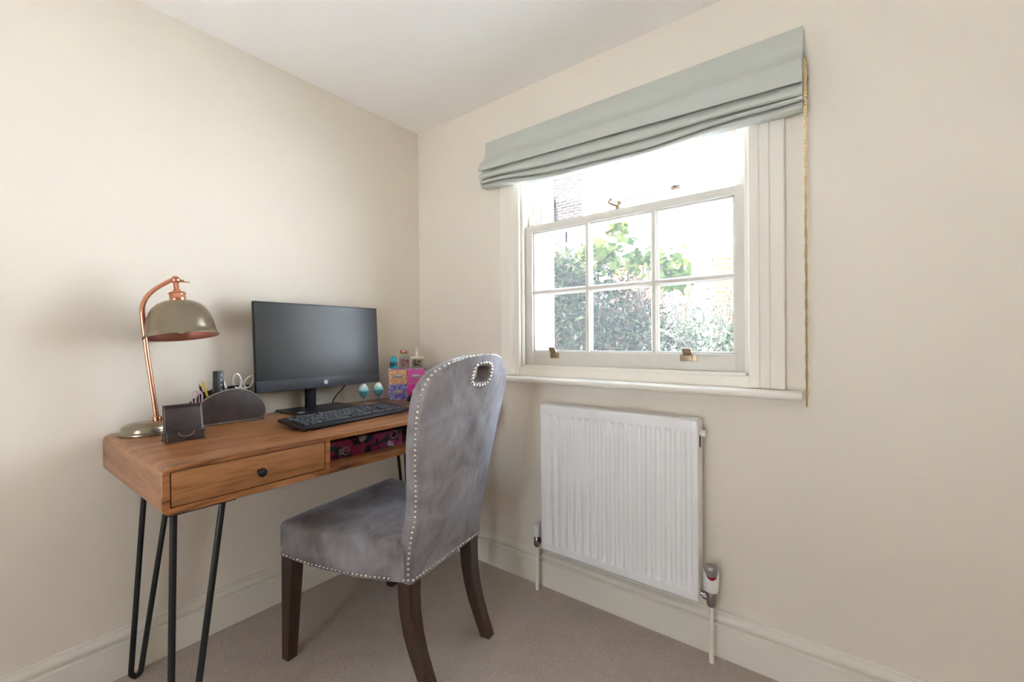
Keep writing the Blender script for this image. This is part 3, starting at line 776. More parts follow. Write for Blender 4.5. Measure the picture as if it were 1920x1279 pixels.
# ------------------------------------------------------------------ mini chest of drawers
def speck(name, cols, sc):
    m_ = mat(name, cols[0], .5)
    v = N(m_, 'ShaderNodeTexVoronoi', i_Scale=sc); L(m_, coords(m_), v.inputs['Vector']); s_ = N(m_, 'ShaderNodeSeparateColor'); L(m_, v.outputs['Color'], s_.inputs[0])
    n = len(cols); r = ramp(m_, s_.outputs[0], [(i/n, c) for i, c in enumerate(cols)]); r.color_ramp.interpolation = 'CONSTANT'; r.color_ramp.elements[-1].position = (n-1)/n
    L(m_, r.outputs[0], BC(m_)); return m_
def dots(name, c0, c1, sc):
    m_ = mat(name, c0, .5)
    v = N(m_, 'ShaderNodeTexVoronoi', i_Scale=sc, i_Randomness=0.15); L(m_, coords(m_), v.inputs['Vector'])
    r = ramp(m_, v.outputs['Distance'], [(.18, c1), (.26, c0)]); L(m_, r.outputs[0], BC(m_)); return m_
M_or = speck('orange_floral', [(.72, .32, .12), (.70, .52, .28), (.60, .20, .10), (.75, .45, .15), (.62, .5, .4)], 210)
M_pu = speck('purple_floral', [(.10, .05, .38), (.22, .14, .50), (.12, .32, .50), (.30, .08, .40), (.35, .40, .60)], 190)
M_pk = dots('pink_fine_dots', (.66, .10, .38), (.75, .30, .52), 300)
M_pk2 = dots('pink_dots', (.66, .03, .28), (.78, .45, .62), 105)
M_case = speck('patterned_case', [(.45, .10, .40), (.55, .42, .50), (.18, .10, .42), (.60, .55, .58)], 170)
mc = thing('mini_drawer_chest', 'small chest of four colourful patterned drawers at the back right of the desk', 'drawer box', (.170, -.2265, DZ1), math.atan2(.79, .61))
b = MB(); hw, hh, dp, tk = .090, .153, .108, .0035
b.box((-hw, 0, .0005), (hw, dp, .004)); b.box((-hw, 0, hh-.004), (hw, dp, hh)); b.box((-hw, 0, .004), (-hw+tk, dp, hh-.004)); b.box((hw-tk, 0, .004), (hw, dp, hh-.004))
b.box((-.0017, 0, .004), (.0017, dp, hh-.004)); b.box((-hw+tk, 0, hh/2-.0017), (hw-tk, dp, hh/2+.0017)); b.box((-hw+tk, dp-.003, .004), (hw-tk, dp, hh-.004))
b.build('case', M_case, mc, smooth=False, local=True)
for x0, x1, z0, z1, mm_, lb in ((-hw+tk+.0006, -.0023, hh/2+.0023, hh-.0046, M_or, 'orange floral drawer'), (.0023, hw-tk-.0006, hh/2+.0023, hh-.0046, M_pk, 'plain pink drawer'),
                            (-hw+tk+.0006, -.0023, .0046, hh/2-.0023, M_pu, 'blue and purple patterned drawer'), (.0023, hw-tk-.0006, .0046, hh/2-.0023, M_pk2, 'pink drawer with white dots')):
    d_ = MB().box((x0, -.0012, z0), (x1, dp-.006, z1), bev=.0006).build('drawer', mm_, mc, smooth=False, local=True, label=lb)
    xc, zc = (x0+x1)/2, (z0+z1)/2+.002
    b = MB().box((xc-.019, -.0028, zc-.0085), (xc+.019, -.0014, zc+.0085), bev=.0005)
    b.box((xc-.026, -.0026, zc+.001), (xc+.026, -.0014, zc+.0045), bev=.0005)
    pr = [(-.0028, .004), (-.009, .0015), (-.0125, -.004), (-.0125, -.0085), (-.010, -.0085), (-.0095, -.003), (-.0028, .0)]
    b.prism([(y, zc+z) for y, z in pr], 0, xc-.017, xc+.017)
    b.build('pull_handle', M_pull, d_, local=True, angle=40)
    MB().box((xc-.0145, -.0095, zc+.0026), (xc+.0145, -.0031, zc+.0052)).build('label_card', M_whitep, d_, smooth=False, local=True)
for sx in (-1, 1):
    for z in (0, hh):
        b = MB().box((sx*hw-sx*.012, -.0006, z), (sx*(hw+.0006), .012, z+(-.012 if z else .012)), bev=.0004)
        b.build('corner_guard', M_nickel, mc, smooth=False, local=True)
CM = Matrix.Translation((.170, -.2265, DZ1)) @ Matrix.Rotation(math.atan2(.79, .61), 4, 'Z')
def on_chest(x, y): return tuple(CM @ Vector((x, y, hh)))
t = thing('turquoise_jar', 'small turquoise jar with dark band on top of the chest of drawers', 'jar', on_chest(-.064, .045))
MB().lathe([(.0005, .0003), (.0170, .0003), (.0175, .004), (.0165, .006), (.0175, .010), (.0180, .030), (.0165, .035), (.012, .037), (.0005, .037)], 28).build('jar_body', mat('turquoise', (.015, .36, .50), .3), t, local=True, angle=40)
MB().lathe([(.0184, .013), (.0186, .0135), (.0186, .0285), (.0184, .029)], 28, caps=(False, False)).build('band', speck('dark_band', [(.01, .05, .08), (.02, .30, .40), (.30, .22, .06), (.01, .02, .04)], 160), t, local=True)
MB().lathe([(.0125, .037), (.0145, .038), (.0150, .047), (.0125, .054), (.006, .0565), (.0005, .057)], 28).build('lid', mat('turquoise_lid', (.02, .48, .66), .3), t, local=True, angle=40)
t = thing('copper_lidded_jar', 'clear glass jar of pink pieces with a copper lid on top of the chest', 'jar', on_chest(-.012, .052))
MB().lathe([(.0005, .0003), (.0235, .0003), (.0255, .003), (.0255, .052), (.0225, .061), (.0175, .067), (.0175, .073), (.0165, .073), (.0165, .067), (.0215, .060), (.0243, .052), (.0243, .003), (.0005, .002)], 32).build('glass_body', M_jar, t, local=True, angle=50)
MB().lathe([(.0005, .0735), (.0195, .0735), (.0205, .075), (.0205, .088), (.0195, .0895), (.0005, .0895)], 32).build('lid', M_copper, t, local=True, angle=40)
rc = random.Random(5); b = MB()
for k in range(110):
    a, r_ = rc.random()*2*PI, .021*math.sqrt(rc.random()); z = .006+.048*rc.random()*(1-(r_/.03)**2)
    d_ = Vector((rc.uniform(-1, 1), rc.uniform(-1, 1), rc.uniform(.2, 1.6))).normalized()*.008
    c_ = Vector((r_*.8*math.cos(a), r_*.8*math.sin(a), z+.006)); b.cyl(c_-d_, c_+d_, .0014, n=5)
o = b.build('paper_clips', speck('pink_pieces', [(.60, .15, .16), (.65, .35, .25), (.25, .12, .22), (.7, .5, .5)], 140), t, local=True); o['kind'] = 'stuff'
t = thing('rabbit_lidded_jar', 'clear glass jar of brown pieces with a cream rabbit-topped lid on the chest', 'jar', on_chest(.052, .052))
MB().lathe([(.0005, .0003), (.026, .0003), (.028, .003), (.028, .046), (.0268, .046), (.0268, .003), (.0005, .002)], 32).build('glass_body', M_jar, t, local=True, angle=50)
M_cream = mat('cream_ceramic', (.78, .70, .56), .4)
lid = MB().lathe([(.0005, .0463), (.0335, .0463), (.0345, .048), (.0345, .055), (.0330, .0575), (.0005, .0575)], 32).build('lid', M_cream, t, local=True, angle=40)
b = MB().ball((0, 0, .069), .0125, 16, 10, sc=(1, .8, 1)); b.ball((0, 0, .086), .0105, 16, 10, sc=(1, .9, 1))
for s_ in (-1, 1): b.ball((s_*.0064, 0, .0975), .0060, 10, 8, sc=(.7, .5, 1.0))
b.cyl((0, 0, .057), (0, 0, .062), .009)
b.build('rabbit_figure', M_cream, lid, local=True, angle=80)
b = MB()
for k in range(130):
    a, r_ = rc.random()*2*PI, .024*math.sqrt(rc.random()); z = .006+.028*rc.random()
    d_ = Vector((rc.uniform(-1, 1), rc.uniform(-1, 1), rc.uniform(.2, 1.6))).normalized()*.0065
    c_ = Vector((r_*.85*math.cos(a), r_*.85*math.sin(a), z+.004)); b.cyl(c_-d_, c_+d_, .0015, n=5)
o = b.build('brown_pieces', speck('brown_pieces', [(.10, .04, .02), (.42, .30, .18), (.05, .02, .015), (.6, .5, .36)], 120), t, local=True); o['kind'] = 'stuff'

# ------------------------------------------------------------------ chair
th = math.atan2(.166, .985)
chair = thing('dining_chair', 'grey velvet chair with silver studs and dark wooden legs pulled up to the desk', 'chair', (.808, -.5705, 0), th)
TU = [(.34, .002), (.41, .004), (.44, .008), (.47, .013), (.5, .020), (.55, .031), (.6, .039), (.65, .045), (.7, .052), (.75, .060), (.8, .068), (.85, .077), (.9, .088), (.94, .098), (.98, .108), (1.035, .120)]
TW = [(.34, .196), (.5, .199), (.55, .197), (.6, .201), (.65, .209), (.7, .219), (.75, .228), (.8, .236), (.85, .241), (.9, .2445), (.92, .244), (.94, .240), (.96, .2305), (.975, .218), (.99, .199), (1.0, .182), (1.01, .160), (1.018, .135), (1.024, .108), (1.029, .075), (1.032, .040), (1.033, .0)]
def bulge(z): return .034*min(1, max(0, (z-.36)/.30))
def rear_u(z, l):
    W_ = max(interp(TW, z), .02); return interp(TU, z)+bulge(z)*(1-min(1, (l/max(W_, .2))**2))
HZ, HA, HB = .970, .047, .0285
zs = [.345+.02*i for i in range(30)]; zs = [z for z in zs if z < .93]+[.93+.0073*i for i in range(12)]+[1.0165, 1.0215, 1.026, 1.0295, 1.032, 1.033]
NC = 20; cols_ = list(range(-NC, NC+1))
def col_l(z, c):
    W_ = interp(TW, z); inner = min(.075, .55*W_); k = 8
    if abs(c) <= k: return c/k*inner
    return math.copysign(inner+(W_-inner)*(abs(c)-k)/(NC-k), c)
bm = bmesh.new(); V = {}
def inhole(l, z): return abs(l/HA)**3+abs((z-HZ)/HB)**3 < 1
def snap(l, z):
    q = (abs(l/HA)**3+abs((z-HZ)/HB)**3)**(1/3); return l/q, HZ+(z-HZ)/q
cell = {}
for i in range(len(zs)-1):
    for j in range(len(cols_)-1):
        zc = (zs[i]+zs[i+1])/2; lc = (col_l(zs[i], cols_[j])+col_l(zs[i+1], cols_[j+1]))/2
        cell[i, j] = inhole(lc, zc)
for i, z in enumerate(zs):
    for j, c in enumerate(cols_):
        l = col_l(z, c); zz = z
        nb = [cell.get((i+a, j+b_)) for a in (-1, 0) for b_ in (-1, 0)]
        if True in nb and not all(nb): l, zz = snap(l, z)
        ur = rear_u(zz, l); tt = .050 if zz < .6 else .050-.006*min(1, (zz-.6)/.4)
        uf = ur-tt-.010*max(0, 1-(l/max(interp(TW, zz), .02))**2)
        V[i, j, 0] = bm.verts.new((ur, l, zz)); V[i, j, 1] = bm.verts.new((uf, l, zz))
def F_(*k):
    try: bm.faces.new([V[q] for q in k])
    except ValueError: pass
ni, nj = len(zs)-1, len(cols_)-1
for i in range(ni):
    for j in range(nj):
        if cell[i, j]: continue
        F_((i, j, 0), (i, j+1, 0), (i+1, j+1, 0), (i+1, j, 0)); F_((i, j, 1), (i+1, j, 1), (i+1, j+1, 1), (i, j+1, 1))
        for (a, b_), e_ in (((0, -1), ((i, j), (i, j+1))),):
            pass
        for di, dj, p_, q_ in ((-1, 0, (i, j), (i, j+1)), (1, 0, (i+1, j), (i+1, j+1)), (0, -1, (i, j), (i+1, j)), (0, 1, (i, j+1), (i+1, j+1))):
            nbc = cell.get((i+di, j+dj))
            if nbc is None or nbc is True: F_((*p_, 0), (*q_, 0), (*q_, 1), (*p_, 1))
bmesh.ops.remove_doubles(bm, verts=bm.verts[:], dist=1e-5)
loose = [v for v in bm.verts if not v.link_faces]; bmesh.ops.delete(bm, geom=loose, context='VERTS')
bmesh.ops.recalc_face_normals(bm, faces=bm.faces[:])
ed = [e_ for e_ in bm.edges if len(e_.link_faces) == 2 and e_.calc_face_angle(0) > .9]
bmesh.ops.bevel(bm, geom=ed, offset=.0055, segments=2, profile=.5, affect='EDGES')
mb = MB(); mb.bm.free(); mb.bm = bm
back = mb.build('backrest', M_velvet, chair, local=True, angle=75)

def seat_outline(f=0.0, n=16):
    """closed outline, inset by f"""
    pts = []
    def side(u): t_ = (u+.516)/.50; return .266-.068*t_+.010*math.sin(PI*min(1, max(0, t_)))
    r = .022
    us = [-.02-(.516-r-.02)*i/n for i in range(n+1)]
    right = [(u, side(u)) for u in us]
    cr_ = [(-.516+r-r*math.sin(a), side(-.516)-r+r*math.cos(a)) for a in [PI/2*i/5 for i in range(1, 6)]]
    half = right+cr_
    fr_ = [(-.516-.006*math.cos(PI*l/.5), l) for l in [.20-.04*i for i in range(11)]]
    full = half+[(u, l) for u, l in fr_]+[(u, -l) for u, l in half[::-1]]
    out = []
    for u, l in full:
        cu, cl = -.268, 0
        du, dl = u-cu, l-cl
        out.append((cu+du*(1-f/.248), cl+dl*(1-f/.245)))
    return out
def seat_z0(u): t_ = min(1, max(0, (u+.516)/.516)); return .350-.010*math.sin(PI*t_)
b = MB(); rings = []
for f, z, top in ((.010, 0, 0), (.002, .001, 0), (.0, .006, 0), (-.003, .045, 0), (-.003, .461, 1), (-.001, .4685, 1), (.003, .4745, 1), (.010, .4785, 1), (.030, .482, 1), (.075, .486, 1), (.12, .490, 1), (.17, .492, 1), (.22, .493, 1), (.246, .493, 1)):
    ring = []
    for u, l in seat_outline(f):
        zz = z-.012+.012*max(0, min(1, (u+.5)/.3)) if top and z > .45 and f > .03 else z-(.012 if top else 0)
        if top: zz = z-.010
        ring.append((u, l, seat_z0(u)+z if not top else zz))
    rings.append(ring)
b.loft(rings); b.build('seat', M_velvet, chair, local=True, angle=70)
def leg(path, name='leg'):
    rings = []
    P = []
    for i in range(25):
        z = .3555*(1-i/24)+.0003
        u, l, h_ = [interp(sorted([(q[0], q[k]) for q in path]), z) for k in (1, 2, 3)]
        P.append((z, u, l, h_))
    for z, u, l, h_ in P:
        c_ = h_*.12
        rings.append([(u-h_+c_, l-h_, z), (u+h_-c_, l-h_, z), (u+h_, l-h_+c_, z), (u+h_, l+h_-c_, z), (u+h_-c_, l+h_, z), (u-h_+c_, l+h_, z), (u-h_, l+h_-c_, z), (u-h_, l-h_+c_, z)])
    return MB().loft(rings).build(name, M_leg, chair, local=True, angle=30)
for s_ in (-1, 1):
    leg([(.36, -.484, s_*.236, .0265), (0, -.492, s_*.246, .0175)])
    leg([(.36, -.030, s_*.166, .0265), (.30, -.030, s_*.166, .0255), (.24, -.026, s_*.165, .0245), (.18, -.015, s_*.164, .0235), (.12, .003, s_*.162, .0220), (.06, .027, s_*.160, .0205), (0, .054, s_*.158, .0190)])
# studs
nm = MB().lathe([(.0057, 0), (.0055, .0015), (.0043, .0033), (.0022, .0043), (.0002, .0046)], 10)
def along(pts, step, start=0):
    out = []; d = start; pos = 0
    for a, b_ in zip(pts[:-1], pts[1:]):
        a, b_ = Vector(a), Vector(b_); L_ = (b_-a).length
        while d <= pos+L_ and L_ > 0:
            out.append(a.lerp(b_, (d-pos)/L_)); d += step
        pos += L_
    return out
def rim_pt(z, s_):
    W_ = interp(TW, z); u = rear_u(z, s_*W_)-.0095; return Vector((u, s_*W_, z))
def rim_n(z, s_):
    dz = .002; w0, w1 = interp(TW, max(.34, z-dz)), interp(TW, min(1.033, z+dz)); n_ = Vector((0, s_*2*dz, -(w1-w0))); return n_.normalized()
ls, rs = [], []
zz = .3635
zl = []
zp = .3615
while zp < 1.0329:
    zl.append(zp)
    dz = .0005; a_ = rim_pt(zp, -1)
    acc = 0
    while acc < .0163 and zp < 1.0329:
        q_ = min(1.0330, zp+dz); acc += (rim_pt(q_, -1)-rim_pt(zp, -1)).length; zp = q_
for z in zl:
    ls.append((rim_pt(z, -1), rim_n(z, -1))); rs.append((rim_pt(z, 1), rim_n(z, 1)))
hd_ = []
for k in range(22):
    a = 2*PI*k/22; ca, sa = math.cos(a), math.sin(a); q = (abs(ca)**3+abs(sa)**3)**(-1/3)
    l, z = (HA+.0085)*ca*q, HZ+(HB+.0085)*sa*q
    hd_.append((Vector((rear_u(z, l)+.0002, l, z)), Vector((1, 0, .15)).normalized()))
ol = seat_outline(-.0018)
n2 = len(ol)//2
def seatline(pts): return along([(u, l, seat_z0(u)+.011) for u, l in pts], .0163, .006)
allp = seatline([p_ for p_ in ol if True])
seatn = []
for p_ in allp:
    if p_.x > -.055: continue
    if p_.x < -.50 and abs(p_.y) < .25: nn = Vector((-1, 0, 0))
    elif p_.x < -.498: nn = Vector((-1, math.copysign(1, p_.y), 0)).normalized()
    else: nn = Vector((-.10, math.copysign(1, p_.y), 0)).normalized()
    seatn.append((p_, nn))
bt = [(Vector((rear_u(.357, l)+.0003, l, .3575)), Vector((1, 0, 0))) for l in [-.185+.0154*i for i in range(25)]]
side2 = [(Vector((interp(TU, .357)-.0095-.016*k, -.1972*s_, .3565)), Vector((0, -s_, 0))) for k in (1, 2) for s_ in (1, -1)]
leftseat = [q for q in seatn if q[0].y < 0 and q[0].x > -.515][:33]
front_ = sorted(leftseat, key=lambda q: q[0].x)
indiv = front_[:]+side2[::2][:2]+ls+hd_
indiv = indiv[:100] if len(indiv) > 100 else indiv
ids = set(id(q[0]) for q in indiv)
rest = [q for q in seatn+ls+rs+hd_+bt+side2 if id(q[0]) not in ids]
nmesh = None
for p_, nn in indiv:
    if nmesh is None:
        o = nm.build('stud', M_nickel, chair, local=True, angle=80); nmesh = o.data
    else:
        o = bpy.data.objects.new('stud', nmesh); C.objects.link(o); o.parent = chair
    o.location = p_; o.rotation_euler = nn.to_track_quat('Z', 'Y').to_euler()
b = MB()
for p_, nn in rest:
    b.lathe([(.0057, 0), (.0055, .0015), (.0043, .0033), (.0022, .0043), (.0002, .0046)], 10, Matrix.Translation(p_) @ nn.to_track_quat('Z', 'Y').to_matrix().to_4x4())
o = b.build('stud_trim', M_nickel, chair, local=True, angle=80); o['kind'] = 'stuff'

# ------------------------------------------------------------------ radiator
RX0, RX1, RZ0, RZ1, RY = .866, 1.491, .204, .809, -.097
rad = thing('radiator', 'white panel radiator with vertical grooves on the wall under the window', 'radiator', ((RX0+RX1)/2, -.06, .204))
nch = 17; pit = (1.461-.913)/16; xs = sorted(set([RX0+.006, RX1-.006]+[round(.913+pit*k+o_, 5) for k in range(nch) for o_ in (-.0125, -.0095, -.0065, -.004, 0, .004, .0065, .0095, .0125)]))
zl_ = [RZ0+.006, .232, .236, .240, .245, .252, .262, .28]+[.30+.045*i for i in range(10)]+[.735, .748, .757, .763, .768, .772, .777, RZ1-.006]
def ry(x, z):
    d = min(abs(x-(.913+pit*k)) for k in range(nch))
    f = 0 if d > .0115 else (1 if d < .0062 else (.0115-d)/.0053)
    g = min(1, max(0, (z-.234)/.016), ) if z < .5 else min(1, max(0, (.773-z)/.010))
    return RY+.0085*f*g
b = MB(); grid = [[(x, ry(x, z), z) for x in xs] for z in zl_]
b.loft(grid, closed=False)
ring0 = [(RX0+.006, RY, RZ0+.006), (RX1-.006, RY, RZ0+.006), (RX1-.006, RY, RZ1-.006), (RX0+.006, RY, RZ1-.006)]
ring1 = [(RX0, RY+.006, RZ0), (RX1, RY+.006, RZ0), (RX1, RY+.006, RZ1), (RX0, RY+.006, RZ1)]
ringm = [(RX0+.0018, RY+.0018, RZ0+.0018), (RX1-.0018, RY+.0018, RZ0+.0018), (RX1-.0018, RY+.0018, RZ1-.0018), (RX0+.0018, RY+.0018, RZ1-.0018)]
ring2 = [(x, RY+.012, z) for x, y, z in ring1]
b.loft([ring0, ringm, ring1, ring2], caps=(False, True))
b.build('front_panel', M_white, rad, angle=50)
MB().box((RX0+.004, -.036, RZ0+.004), (RX1-.004, -.028, RZ1-.002), bev=.002).build('back_panel', M_white, rad)
for x in (RX0+.001, RX1-.004): MB().box((x, RY+.011, RZ0+.010), (x+.003, -.030, RZ1-.001), bev=.001).build('side_panel', M_white, rad)
b = MB(); gz = RZ1-.001
for y in (RY+.0125, -.040): b.box((RX0+.004, y, gz-.012), (RX1-.004, y+.006, gz+.002), bev=.001)
b.box((RX0+.004, RY+.018, gz-.012), (RX0+.07, -.035, gz+.002), bev=.001); b.box((RX1-.07, RY+.018, gz-.012), (RX1-.004, -.035, gz+.002), bev=.001)
for k in range(60):
    x = RX0+.075+k*(RX1-RX0-.150)/59; b.box((x-.0022, RY+.016, gz-.002), (x+.0022, -.036, gz+.001))
b.build('top_grille', M_white, rad, smooth=False)
b = MB()
zz_ = RZ1-.03
rows_ = []
for k in range(120):
    x = RX0+.02+k*(RX1-RX0-.04)/119; rows_.append((x, -.080 if k % 2 else -.046))
b.loft([[(x, y, RZ0+.03), (x, y, RZ1-.025)] for x, y in rows_], closed=False); b.build('convector_fins', M_white, rad, smooth=False)
for x in (1.0, 1.36): MB().box((x-.012, -.029, .3), (x+.012, -.0005, .74)).build('wall_bracket', M_white, rad)
b = MB().cyl((RX1-.003, -.058, .762), (RX1+.006, -.058, .762), .009); b.cyl((RX1+.006, -.058, .762), (RX1+.016, -.058, .762), .0105); b.build('bleed_valve', M_whitep, rad)
MB().box((RX1-.0012, -.068, .715), (RX1+.0005, -.056, .752)).build('side_slot', M_void, rad)
def pipe(x, y, z1, name='pipe', r=.0078):
    return MB().tube([(x, y, .0005), (x, y, .01), (x, y, z1)], r, 16).build(name, M_trim, rad)
# thermostatic valve, right
tx, ty = 1.522, -.060
pipe(tx, ty, .196)
b = MB().lathe([(.006, .188), (.0125, .190), (.0155, .197), (.0160, .204), (.0160, .232), (.0145, .236), (.0145, .240)], 24, Matrix.Translation((tx, ty, 0)))
b.cyl((tx, ty, .214), (RX1-.004, ty, .224), .0085); b.cyl((tx-.012, ty, .2165), (tx-.024, ty, .2195), .0125, n=6); b.cyl((RX1-.004, ty, .224), (RX1+.003, ty, .222), .008)
b.build('valve_body', mat('worn_chrome', (.38, .35, .34), .25, 1), rad, angle=40)
b = MB(); rings = []
nn_ = 32
for z, r_ in ((.239, .012), (.2395, .0195), (.243, .0215), (.262, .0240), (.283, .0245)):
    rings.append([(tx+r_*math.cos(2*PI*j/nn_), ty+r_*math.sin(2*PI*j/nn_), z) for j in range(nn_)])
cutd = Vector((.35, -.94, 0)).normalized()
def topz(j, base, amp):
    a = 2*PI*j/nn_; d = max(0, cutd.x*math.cos(a)+cutd.y*math.sin(a)); return base-amp*d**1.5
rings.append([(tx+.0240*math.cos(2*PI*j/nn_), ty+.0240*math.sin(2*PI*j/nn_), topz(j, .306, .022)) for j in range(nn_)])
rings.append([(tx+.0205*math.cos(2*PI*j/nn_), ty+.0205*math.sin(2*PI*j/nn_), topz(j, .306, .022)) for j in range(nn_)])
b.loft(rings); b.build('thermostat_head', M_whitep, rad, angle=50, label='white thermostat head')
MB().lathe([(.0215, .278), (.0218, .284), (.0218, .293), (.0205, .294), (.001, .294)], 32, Matrix.Translation((tx, ty, 0))).build('red_indicator', M_red, rad, label='dark red band on the valve head')
b = MB().lathe([(.0205, .290), (.0208, .294), (.0208, .316), (.0195, .321), (.0165, .3235), (.010, .3225), (.001, .3215)], 32, Matrix.Translation((tx, ty, 0)))
for k in range(-3, 4):
    a = math.atan2(-.94, .35)+k*.14; b.box((-.0006, -.0006, .296), (.0006, .0006, .314), Matrix.Translation((tx+.0208*math.cos(a), ty+.0208*math.sin(a), 0)))
b.build('valve_cap', mat('grey_cap', (.36, .36, .37), .3, .6), rad, angle=40, label='grey metallic cap')
# lockshield valve, left
tx2 = .820
pipe(tx2, -.056, .195)
b = MB().lathe([(.006, .186), (.011, .188), (.0135, .194), (.0140, .200), (.0140, .222), (.012, .2255), (.012, .231)], 24, Matrix.Translation((tx2, -.056, 0)))
b.cyl((tx2, -.056, .213), (RX0+.004, -.056, .222), .0085); b.cyl((tx2+.012, -.056, .215), (tx2+.023, -.056, .218), .012, n=6)
b.build('valve_body', mat('dark_chrome_valve', (.30, .29, .28), .22, 1), rad, angle=40)
MB().lathe([(.0125, .231), (.0138, .232), (.0134, .279), (.0125, .282), (.004, .2825), (.0005, .281)], 24, Matrix.Translation((tx2, -.056, 0))).build('lockshield_cap', M_whitep, rad, angle=40, label='white lockshield cap')

# ------------------------------------------------------------------ outside
def brick(name, c1, c2, mortar, sc=1):
    m_ = mat(name, c1, .9, spec=.1)
    t_ = N(m_, 'ShaderNodeTexCoord'); mp = N(m_, 'ShaderNodeMapping'); mp.inputs['Rotation'].default_value = (PI/2, 0, 0)
    L(m_, t_.outputs['Object'], mp.inputs[0])
    br = N(m_, 'ShaderNodeTexBrick', i_Scale=1.0*sc); br.inputs['Color1'].default_value = (*c1, 1); br.inputs['Color2'].default_value = (*c2, 1); br.inputs['Mortar'].default_value = (*mortar, 1)
    br.inputs['Brick Width'].default_value = .225; br.inputs['Row Height'].default_value = .075; br.inputs['Mortar Size'].default_value = .009
    L(m_, mp.outputs[0], br.inputs[0]); L(m_, br.outputs[0], BC(m_)); return m_
M_brick = brick('london_brick', (.024, .022, .021), (.038, .033, .030), (.075, .070, .066))
M_brickr = brick('red_brick', (.085, .028, .014), (.11, .042, .022), (.16, .13, .11))
M_render = paint('white_render', (.82, .85, .88), .9, .05)
M_course_shadow = paint('course_shadow_tone', (.085, .052, .036), .8, .05)  # string course colour, darkened to carry the brickwork's shadow lines
M_pav = paint('paving', (.84, .86, .87), .9, .1)
M_gpipe = mat('grey_pipe', (.03, .035, .045), .5)
M_wpipe = mat('pale_pipe', (.06, .065, .075), .5)
struct('ground', MB().box((-30, .3, -.9), (30, 40, -.45)).box((-30, -30, -.9), (30, Y1-.2, -.15)), M_pav, smooth=False)
# the house's own outer reveal and sill
b = MB().box((WX0-.004, .16, .90), (WX1+.004, .36, .944), bev=.004); b.build('window_sill_outside', M_render, None)['kind'] = 'structure'
hs = thing('brick_house', 'sunlit brown brick house with white sash window and grey drainpipe seen through the left panes', 'building', (-6, 9, -.45))
b = MB()
hx1 = -3.02
wx0, wx1, wz0, wz1 = -3.72, -3.12, 2.2, 4.05
b.box((-10, 8, -.45), (wx0, 9.2, 9)).box((wx1, 8, -.45), (hx1, 9.2, 9)).box((wx0, 8, wz1), (wx1, 9.2, 9)).box((wx0, 8, -.45), (wx1, 9.2, wz0))
b.build('brick_wall', M_brick, hs, smooth=False)
b = MB().box((wx0, 8.10, wz0), (wx0+.09, 8.2, wz1)).box((wx1-.09, 8.10, wz0), (wx1, 8.2, wz1)).box((wx0, 8.10, wz1-.09), (wx1, 8.2, wz1)).box((wx0, 8.10, wz0), (wx1, 8.2, wz0+.1)).box((wx0, 8.1, 3.0), (wx1, 8.2, 3.07))
b.box((wx0-.09, 7.98, wz0), (wx0, 8.1, wz1+.06)).box((wx1, 7.98, wz0), (wx1+.05, 8.1, wz1+.06)).box((wx0-.09, 7.97, wz1), (wx1+.05, 8.1, wz1+.09))
fw = b.build('window_frame', M_render, hs, smooth=False)
MB().box((wx0, 8.14, wz0), (wx1, 8.16, wz1)).build('pane', mat('far_glass', (.25, .3, .36), .08), fw, smooth=False)
b = MB().cyl((-4.15, 7.92, -.45), (-4.15, 7.92, 4.55), .05); b.box((-4.27, 7.80, 4.50), (-4.03, 8.0, 4.78), bev=.02); b.cyl((-4.15, 7.92, 4.78), (-4.15, 7.92, 5.0), .045); b.cyl((-4.15, 7.92, 4.7), (-4.6, 7.94, 4.95), .04)
b.box((-4.22, 7.86, 3.4), (-4.08, 8.0, 3.48)).build('drainpipe', M_gpipe, hs)
MB().box((hx1-.18, 7.95, -.45), (hx1+.02, 9.22, 9)).build('corner_render', M_render, hs, smooth=False)
# long white terrace opposite
wt = thing('white_terrace', 'long white rendered terrace with pink string courses in painted shadow tone and pipes behind the upper panes', 'building', (3, 12, -.45))
MB().box((-10, 12, -.45), (14, 16, 11)).build('rendered_wall', M_render, wt, smooth=False)
for z in (3.55, 5.66, 6.9): MB().box((-10, 11.93, z), (14, 12.0, z+.13)).build('string_course', M_course_shadow, wt, smooth=False)
for x, z0 in ((-2.15, 5.74), (.55, 5.74), (2.6, 5.74), (.95, -.4), (-.5, 7.1)):
    b = MB().cyl((x, 11.88, z0), (x, 11.88, z0+.75 if z0 > 0 else 4.5), .055); b.box((x-.12, 11.82, z0), (x+.12, 12.0, z0+.08)); b.cyl((x, 11.86, z0+.62), (x-.55, 11.86, z0+.30), .025)
    b.build('waste_pipe', M_wpipe, wt)
gw = thing('garden_wall', 'low red brick garden wall with white piers beyond the shrubs', 'wall', (0, 6, -.45))
b = MB()
for x0, x1 in ((-1.6, -.55), (-.35, -.1), (.2, .9)): b.box((x0, 6, -.45), (x1, 6.22, 2.45))
b.build('brickwork', M_brickr, gw, smooth=False)
for x in (-.55, -.1, .9): MB().box((x, 5.97, -.45), (x+.2 if x != -.1 else x+.3, 6.25, 2.6)).build('pier', M_render, gw, smooth=False)
MB().box((-1.6, 5.95, 2.45), (-.55, 6.27, 2.52)).build('coping', M_render, gw, smooth=False)

